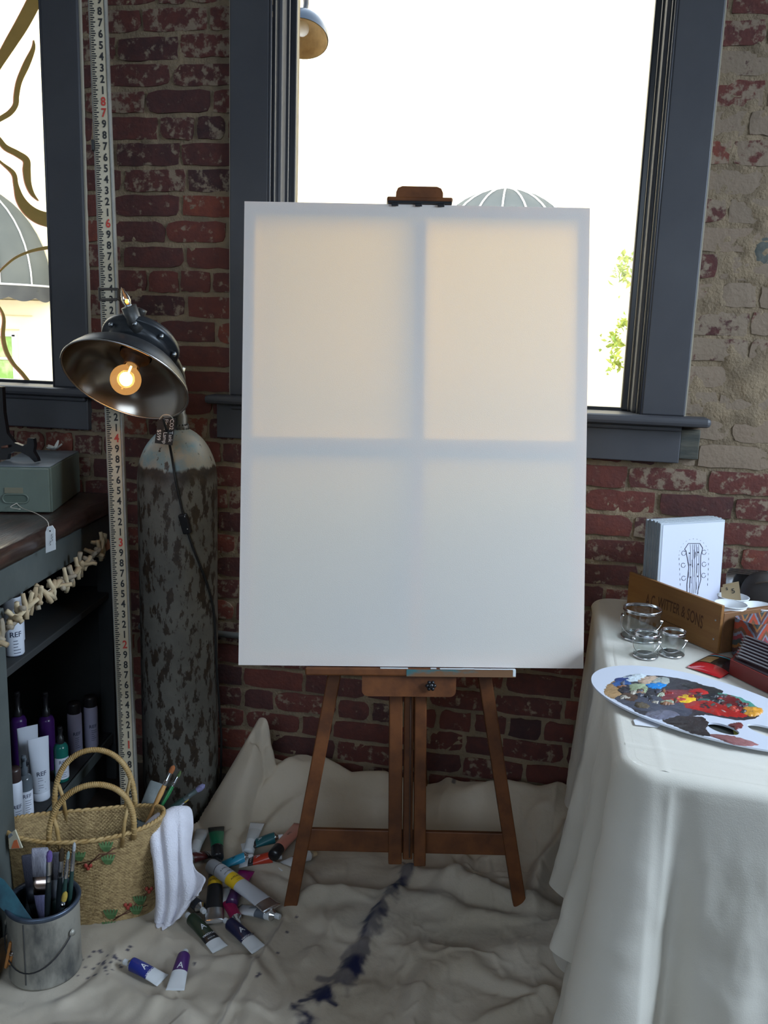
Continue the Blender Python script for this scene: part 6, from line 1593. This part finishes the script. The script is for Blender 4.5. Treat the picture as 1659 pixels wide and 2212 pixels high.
# ---- sleeved prints standing in the crate
PAPER = mat('print_paper', (.66, .69, .83), .30, coat=.3); SLV = mat('sleeve_edge', (.22, .25, .27), .35, c2=(.34, .37, .39), scale=60, stretch=(8, 1, .2)); SLV2 = mat('sleeve_edge_pale', (.42, .46, .50), .35)
ptop = 1.070; fl_, fr_ = PZ(1428, 1130, ptop), PZ(1567, 1122, ptop)
prx = (fr_ - fl_).normalized(); prw = (fr_ - fl_).length
lean = (Vector((0, 0, 1)) + Vector((-prx.y, prx.x, 0)) * .05).normalized(); PH = (ptop - (tz + .012)) / lean.z
prn = prx.cross(lean).normalized()
rs = random.Random(12); NPR = 11
for i in range(NPR):
    back = .0073 * i
    off = rs.uniform(-.003, .003) + .0012 * i
    top = PH - rs.uniform(0, .004) + (.002 * (i % 3))
    base = (fl_ + fr_) / 2 - lean * PH; base.z = tz + .013
    org = base - prn * back + prx * off
    M = Matrix((prx, prn, lean)).transposed().to_4x4(); M.translation = org
    lab = 'sleeved print with pencil guitar headstock drawing, front of the crate' if i == 0 else 'sleeved art print edge-on in the crate, %s from the front' % ORD[i]
    t = empty('art_print', org, label=lab, cat='print', group='sleeved prints in the crate')
    wd = prw / 1.0
    if i == 0:
        G().box((0, -.0022, top / 2), (wd, .003, top), bev=.0006).obj('backing_board', SLV2, t, True, M)
        G().box((.003, -.0002, top / 2 - .001), (wd - .010, .001, top - .008)).obj('sheet', PAPER, t, True, M)
        dg_ = G(); 
        def L2(u, v):
            q = Vector(ray(u, v)); o_ = Vector((0, 0, EYE)); pn_ = M.to_3x3() @ Vector((0, 1, 0)); p0 = M @ Vector((0, .0008, 0)); tt_ = (p0 - o_).dot(pn_) / q.dot(pn_); return o_ + q * tt_
        def ln(pts, w=.0009):
            dg_.tube([L2(u, v) for u, v in pts], w * .85, 4)
        HL = [(1484, 1283), (1484, 1262), (1488, 1225), (1482, 1190), (1479, 1186), (1487, 1174), (1512, 1174), (1518, 1184), (1514, 1200), (1513, 1230), (1514, 1252), (1508, 1275), (1507, 1284)]
        ln(HL, .0013)
        for x in (1491, 1496, 1500, 1504, 1509): ln([(x, 1176), (x + 1, 1200), (x, 1240), (x - 1, 1282)], .0006)
        for k in range(16): xx = 1486 + rs.uniform(0, 25); y0_ = rs.uniform(1180, 1260); ln([(xx, y0_), (xx + rs.uniform(-1, 1), y0_ + rs.uniform(8, 20))], .0005)
        for (cx_, cy_) in ((1477, 1195), (1476, 1221), (1477, 1249), (1521, 1193), (1521, 1219), (1520, 1243)):
            ln([(cx_ + 4.5 * math.cos(a_), cy_ + 5 * math.sin(a_)) for a_ in [j * .7 for j in range(9)]], .0008)
        for (cx_, cy_) in ((1489, 1195), (1508, 1193), (1491, 1220), (1508, 1219), (1491, 1247), (1507, 1245)):
            dg_.sphere(L2(cx_, cy_), .0026, 8, 6, (1, .3, 1))
        for k in range(26):
            a_ = math.pi + k / 25 * math.pi; ln([(1499 + 32 * math.cos(a_), 1200 + 38 * math.sin(a_) * .95 + (0)), (1499 + 32 * math.cos(a_ + .05), 1200 + 38 * math.sin(a_ + .05) * .95)], .0006) if k % 2 == 0 else None
        for k in range(6): ln([(1467 + k * .5, 1205 + k * 11), (1467 + k * .5, 1210 + k * 11)], .0006); ln([(1531 - k * .5, 1205 + k * 11), (1531 - k * .5, 1210 + k * 11)], .0006)
        dg_.obj('pencil_drawing', mat('pencil_lead', (.07, .07, .10), .6), t, True)
    else:
        G().box((0, -.002, top / 2), (wd, .0038, top), bev=.0006).obj('backing_board', SLV, t, True, M)
        G().box((0, .0002, top / 2), (wd - .004, .0006, top - .004)).obj('sheet', PAPER if i % 2 else SLV2, t, True, M)

# ---- patterned bin, cups, price cards
def ikat():
    m, t, b = nt('ikat_fabric'); L = t.links.new
    tc = t.nodes.new('ShaderNodeTexCoord'); sx = t.nodes.new('ShaderNodeSeparateXYZ'); L(tc.outputs['Object'], sx.inputs[0])
    def math_(op, a_, b_=None, c_=None):
        q = t.nodes.new('ShaderNodeMath'); q.operation = op
        for i_, v in enumerate((a_, b_, c_)):
            if v is None: continue
            if isinstance(v, (int, float)): q.inputs[i_].default_value = v
            else: L(v, q.inputs[i_])
        return q.outputs[0]
    nz = t.nodes.new('ShaderNodeTexNoise'); nz.inputs['Scale'].default_value = 140; mpn = t.nodes.new('ShaderNodeMapping'); mpn.inputs['Scale'].default_value = (1, 1, .25); L(tc.outputs['Object'], mpn.inputs[0]); L(mpn.outputs[0], nz.inputs['Vector'])
    s_ = math_('ADD', sx.outputs['X'], math_('MULTIPLY', sx.outputs['Y'], -.5))
    zig = math_('PINGPONG', s_, .030)
    zz = math_('ADD', math_('ADD', math_('MULTIPLY', sx.outputs['Z'], 1.0), math_('MULTIPLY', zig, 1.5)), math_('MULTIPLY', nz.outputs['Fac'], .012))
    fr = math_('FRACT', math_('MULTIPLY', zz, 11.0))
    rp = t.nodes.new('ShaderNodeValToRGB'); rp.color_ramp.interpolation = 'CONSTANT'; e = rp.color_ramp.elements
    cols_ = [(0, (.34, .055, .025)), (.18, (.15, .17, .22)), (.28, (.09, .04, .035)), (.42, (.30, .12, .035)), (.52, (.05, .06, .055)), (.68, (.24, .04, .05)), (.80, (.18, .19, .24)), (.88, (.14, .06, .03))]
    e[0].position, e[0].color = cols_[0][0], c4(cols_[0][1]); e[1].position, e[1].color = cols_[1][0], c4(cols_[1][1])
    for p_, c_ in cols_[2:]: k = e.new(p_); k.color = c4(c_)
    L(fr, rp.inputs[0]); L(rp.outputs[0], b.inputs['Base Color']); b.inputs['Roughness'].default_value = .9
    return m
IK = ikat()
bnc = A0 + cp_ * .145 + cd * .047; bnc.z = tz
bn = empty('fabric_bin', bnc, math.atan2(cp_.y, cp_.x), label='fabric bin with red and orange zigzag pattern at right table edge', cat='storage bin')
def rrect(hx, hy, r_, n_=6): 
    out = []
    for cx_, cy_, a0_ in ((hx - r_, hy - r_, 0), (-hx + r_, hy - r_, math.pi / 2), (-hx + r_, -hy + r_, math.pi), (hx - r_, -hy + r_, 3 * math.pi / 2)):
        out += [(cx_ + r_ * math.cos(a0_ + math.pi / 2 * i / n_), cy_ + r_ * math.sin(a0_ + math.pi / 2 * i / n_)) for i in range(n_ + 1)]
    return out
BNH = .100; g_ = G(); rr_ = []
for (z_, k) in ((.001, .97), (.03, 1.0), (BNH, 1.0)): rr_.append([(x * k, y * k, z_) for x, y in rrect(.118, .038, .02)])
g_.grid(rr_, wrap=True); rr2 = [[(x * .975, y * .975, z_) for x, y in rrect(.118, .038, .02)] for z_ in (BNH, .004)]; g_.grid([rr_[-1], rr2[0]], wrap=True); g_.grid(rr2, wrap=True)
g_.add([(x * .97, y * .97, .002) for x, y in rrect(.118, .038, .02)], [tuple(range(28))])
g_.obj('fabric_wall', IK, bn)
CUP = mat('white_paper_cup', (.70, .72, .75), .5)
def cup(lab, u, v, zr, R, H):
    c = PZ(u, v, zr); t = empty('paper_cup', (c.x, c.y, zr - H), label=lab, cat='cup', group='white paper cups by the crate')
    G().lathe([(.001, .003), (R * .72, .003), (R * .72, 0), (R * .74, 0), (R * .97, H), (R * .95, H), (R * .71, .006), (.001, .006)], 36).obj('cup_wall', CUP, t)
    G().tube([((R * .985) * math.cos(q * math.pi / 18), (R * .985) * math.sin(q * math.pi / 18), H - .001) for q in range(36)], .0018, 6, closed=True).obj('rolled_rim', CUP, t)
    return c
zr_ = tz + .115
cup('white paper cup in front, inside the near end of the crate', 1579, 1304, zr_, .041, .105)
c2_ = cup('white paper cup holding brown price cards', 1584, 1288, zr_ - .012, .041, .092)
cup('white paper cup cut off by the right picture edge', 1640, 1308, zr_ - .012, .041, .092)
KRAFT = mat('kraft_card', (.36, .27, .155), .8)
for k in range(2):
    yk = c2_.y - .008 + .012 * k
    ps_ = [PY(u + k * 4 - 2, v - k * 6, yk) for u, v in ((1559, 1269), (1594, 1262), (1603, 1290), (1566, 1296))]
    ps_ = [ps_[0], ps_[1], ps_[2] + Vector((0, 0, -.03)), ps_[3] + Vector((0, 0, -.03))]
    t = empty('price_card', sum(ps_, Vector()) / 4, label='brown card stamped with a five, standing in cup' if k == 0 else 'plain brown card right behind the one stamped five', cat='price card', group='price cards in the cup')
    plate(ps_, .0012, KRAFT, 'card', t)
    if k == 0:
        g_ = G(); px_ = (ps_[1] - ps_[0]).normalized(); py_ = Vector((0, 0, 1)) - px_ * px_.z
        for s_, u_, v_, sz_ in (('5', 1584, 1277, .020), ('$', 1570, 1272, .011)):
            vs, fs = text_geo(s_, sz_, .01); cc = PY(u_, v_, yk - .0012); g_.add([cc + px_ * v.x + py_ * v.y for v in vs], fs)
        g_.obj('stamped_price', INK, t, True)
# ---- silver sleeves and a dark pouch behind the cups
SIL = mat('mirror_foil', (.75, .78, .80), .10, 1.0)
for k in range(6):
    base = PY(1606, 1300, 2.62 + .010 * k); base.z = tz + .004
    t = empty('foil_sleeve', base, label='mirror-bright foil sleeve behind the cups, %s from the front' % ORD[k], cat='sleeve', group='foil sleeves behind the cups')
    x0_ = PY(1566 + 3 * k, 1270, 2.62).x; x1_ = PY(1652 + 4 * k, 1270, 2.62).x
    zt_ = PY(1600, 1239 - 2.2 * k, 2.62 + .012 * k).z
    G().box((0, 0, 0), (x1_ - x0_, .004, zt_ - tz), Matrix.Translation(((x0_ + x1_) / 2, 2.615 + .012 * k, (zt_ + tz) / 2)) @ Matrix.Rotation(-.10 + .01 * k, 4, 'X'), .001).obj('foil_sheet', SIL, t, True)
    G().box((0, -.0028, 0), ((x1_ - x0_) * .98, .0006, (zt_ - tz) * .55), Matrix.Translation(((x0_ + x1_) / 2, 2.608 + .012 * k, tz + (zt_ - tz) * .30)) @ Matrix.Rotation(-.10, 4, 'X')).obj('dark_insert', BLACK, t, True)
pq = PY(1652, 1255, 2.555); po_ = empty('dark_pouch', (pq.x, 2.555, tz + .0), label='dark brown rounded pouch behind the cups at right edge', cat='pouch')
g_ = G(); rows = []
hp_ = pq.z - tz + .028
for j in range(15):
    th = math.pi * j / 14; rows.append([(.062 * math.sin(th) ** .8 * math.cos(q) * (1 + .06 * math.sin(3 * q)), .030 * math.sin(th) ** .8 * math.sin(q), hp_ * .5 * (1 - math.cos(th))) for q in [2 * math.pi * k / 28 for k in range(28)]])
g_.grid(rows, wrap=True); g_.obj('leather_body', mat('dark_leather', (.014, .010, .009), .6, c2=(.028, .020, .016), scale=14), po_)
g_ = G().tube(catmull([(-.03, -.026, hp_ * .8), (0, -.034, hp_ * .86), (.03, -.026, hp_ * .8)], 5), .003, 6); g_.obj('stitched_fold', mat('dark_thread', (.05, .035, .025), .7), po_)

# ---- red packet
RP = [PZ(u, v, tz) for u, v in ((1484, 1442), (1557, 1466), (1616, 1437), (1542, 1413))]
rpk = empty('red_packet', sum(RP, Vector()) / 4, label='red and black plastic packet lying between palette and crate', cat='packet')
ea = RP[1] - RP[0]; eb_ = RP[3] - RP[0]
def pillow(u0, u1, v0, v1, m, nm, zt=.012, nu=8, nv=10, lift=0.0):
    def s(u, v): 
        p = RP[0] + ea * u + eb_ * v; return (p.x, p.y, tz + .0012 + lift + zt * (max(math.sin(math.pi * min(max(u, .02), .98)), 0) ** .5) * (max(math.sin(math.pi * min(max(v, .0), 1.0)), 0) ** .45))
    g_ = G(); g_.grid([[s(u0 + (u1 - u0) * i / nu, v0 + (v1 - v0) * j / nv) for i in range(nu + 1)] for j in range(nv + 1)])
    g_.grid([[(*(RP[0] + ea * (u0 + (u1 - u0) * i / nu) + eb_ * (v0 + (v1 - v0) * j / nv)).to_2d(), tz + .001) for i in range(nu, -1, -1)] for j in range(nv + 1)])
    g_.obj(nm, m, rpk, True)
REDF = mat('glossy_red_film', (.50, .012, .02), .15, coat=.6); BLKF = mat('glossy_black_film', (.015, .013, .015), .2, coat=.4)
pillow(0, 1, 0, .30, REDF, 'red_end'); pillow(0, 1, .30, .80, BLKF, 'black_middle'); pillow(0, 1, .80, 1, mat('red_card', (.28, .02, .012), .5), 'red_card')
pillow(.08, .42, .32, .66, mat('tan_window', (.26, .15, .055), .5), 'tan_window', lift=.0006); pillow(.02, .98, .76, .82, mat('rainbow_blue', (.05, .35, .42), .4), 'cyan_stripe', lift=.0006); pillow(.75, .98, .70, .77, mat('rainbow_lime', (.30, .42, .05), .4), 'lime_stripe', lift=.0006)
# ---- bundle of dark pencils on a red card
pkc = empty('red_card_box', PZ(1640, 1450, tz), label='flat dark red box under the bundle of pencils', cat='box')
PZT = tz + .038
cpts_ = [PZ(u, v, PZT) for u, v in ((1578, 1424), (1606, 1390), (1790, 1440), (1760, 1510))]
cpts_ = [Vector((p.x, p.y, tz + .0008)) for p in cpts_]
plate(cpts_, .036, mat('dark_red_card', (.16, .015, .012), .5), 'box_body', pkc, Vector((0, 0, 1)))
plate([p.lerp(sum(cpts_, Vector()) / 4, .06) + Vector((0, 0, .0363)) for p in cpts_], .0008, mat('dark_printed_top', (.03, .02, .025), .4), 'printed_top', pkc, Vector((0, 0, 1)))
PENC = mat('dark_maroon_pencil', (.040, .016, .022), .25, c2=(.03, .02, .03), scale=10, coat=.4); TIPM = mat('grey_pencil_tip', (.22, .20, .20), .5)
for k in range(8):
    zk = PZT + .0055 + .0042 * k
    a_ = PZ(1588 + 2.4 * k, 1416 - 6.2 * k, zk); b_ = PZ(1770 + 3 * k, 1492 - 7.0 * k, zk)
    t = empty('pencil', a_, label='dark maroon pencil, %s from the bottom of the slanting bundle' % ORD[k], cat='pencil', group='bundle of dark pencils')
    dv = (b_ - a_).normalized(); G().tube([a_ + dv * .010, b_], .0042, 6, smooth=False).obj('shaft', PENC, t, True)
    G().lathe([(.0004, 0), (.0042, .010)], 6, axis_frame(a_, b_)).obj('tip', TIPM, t, True)
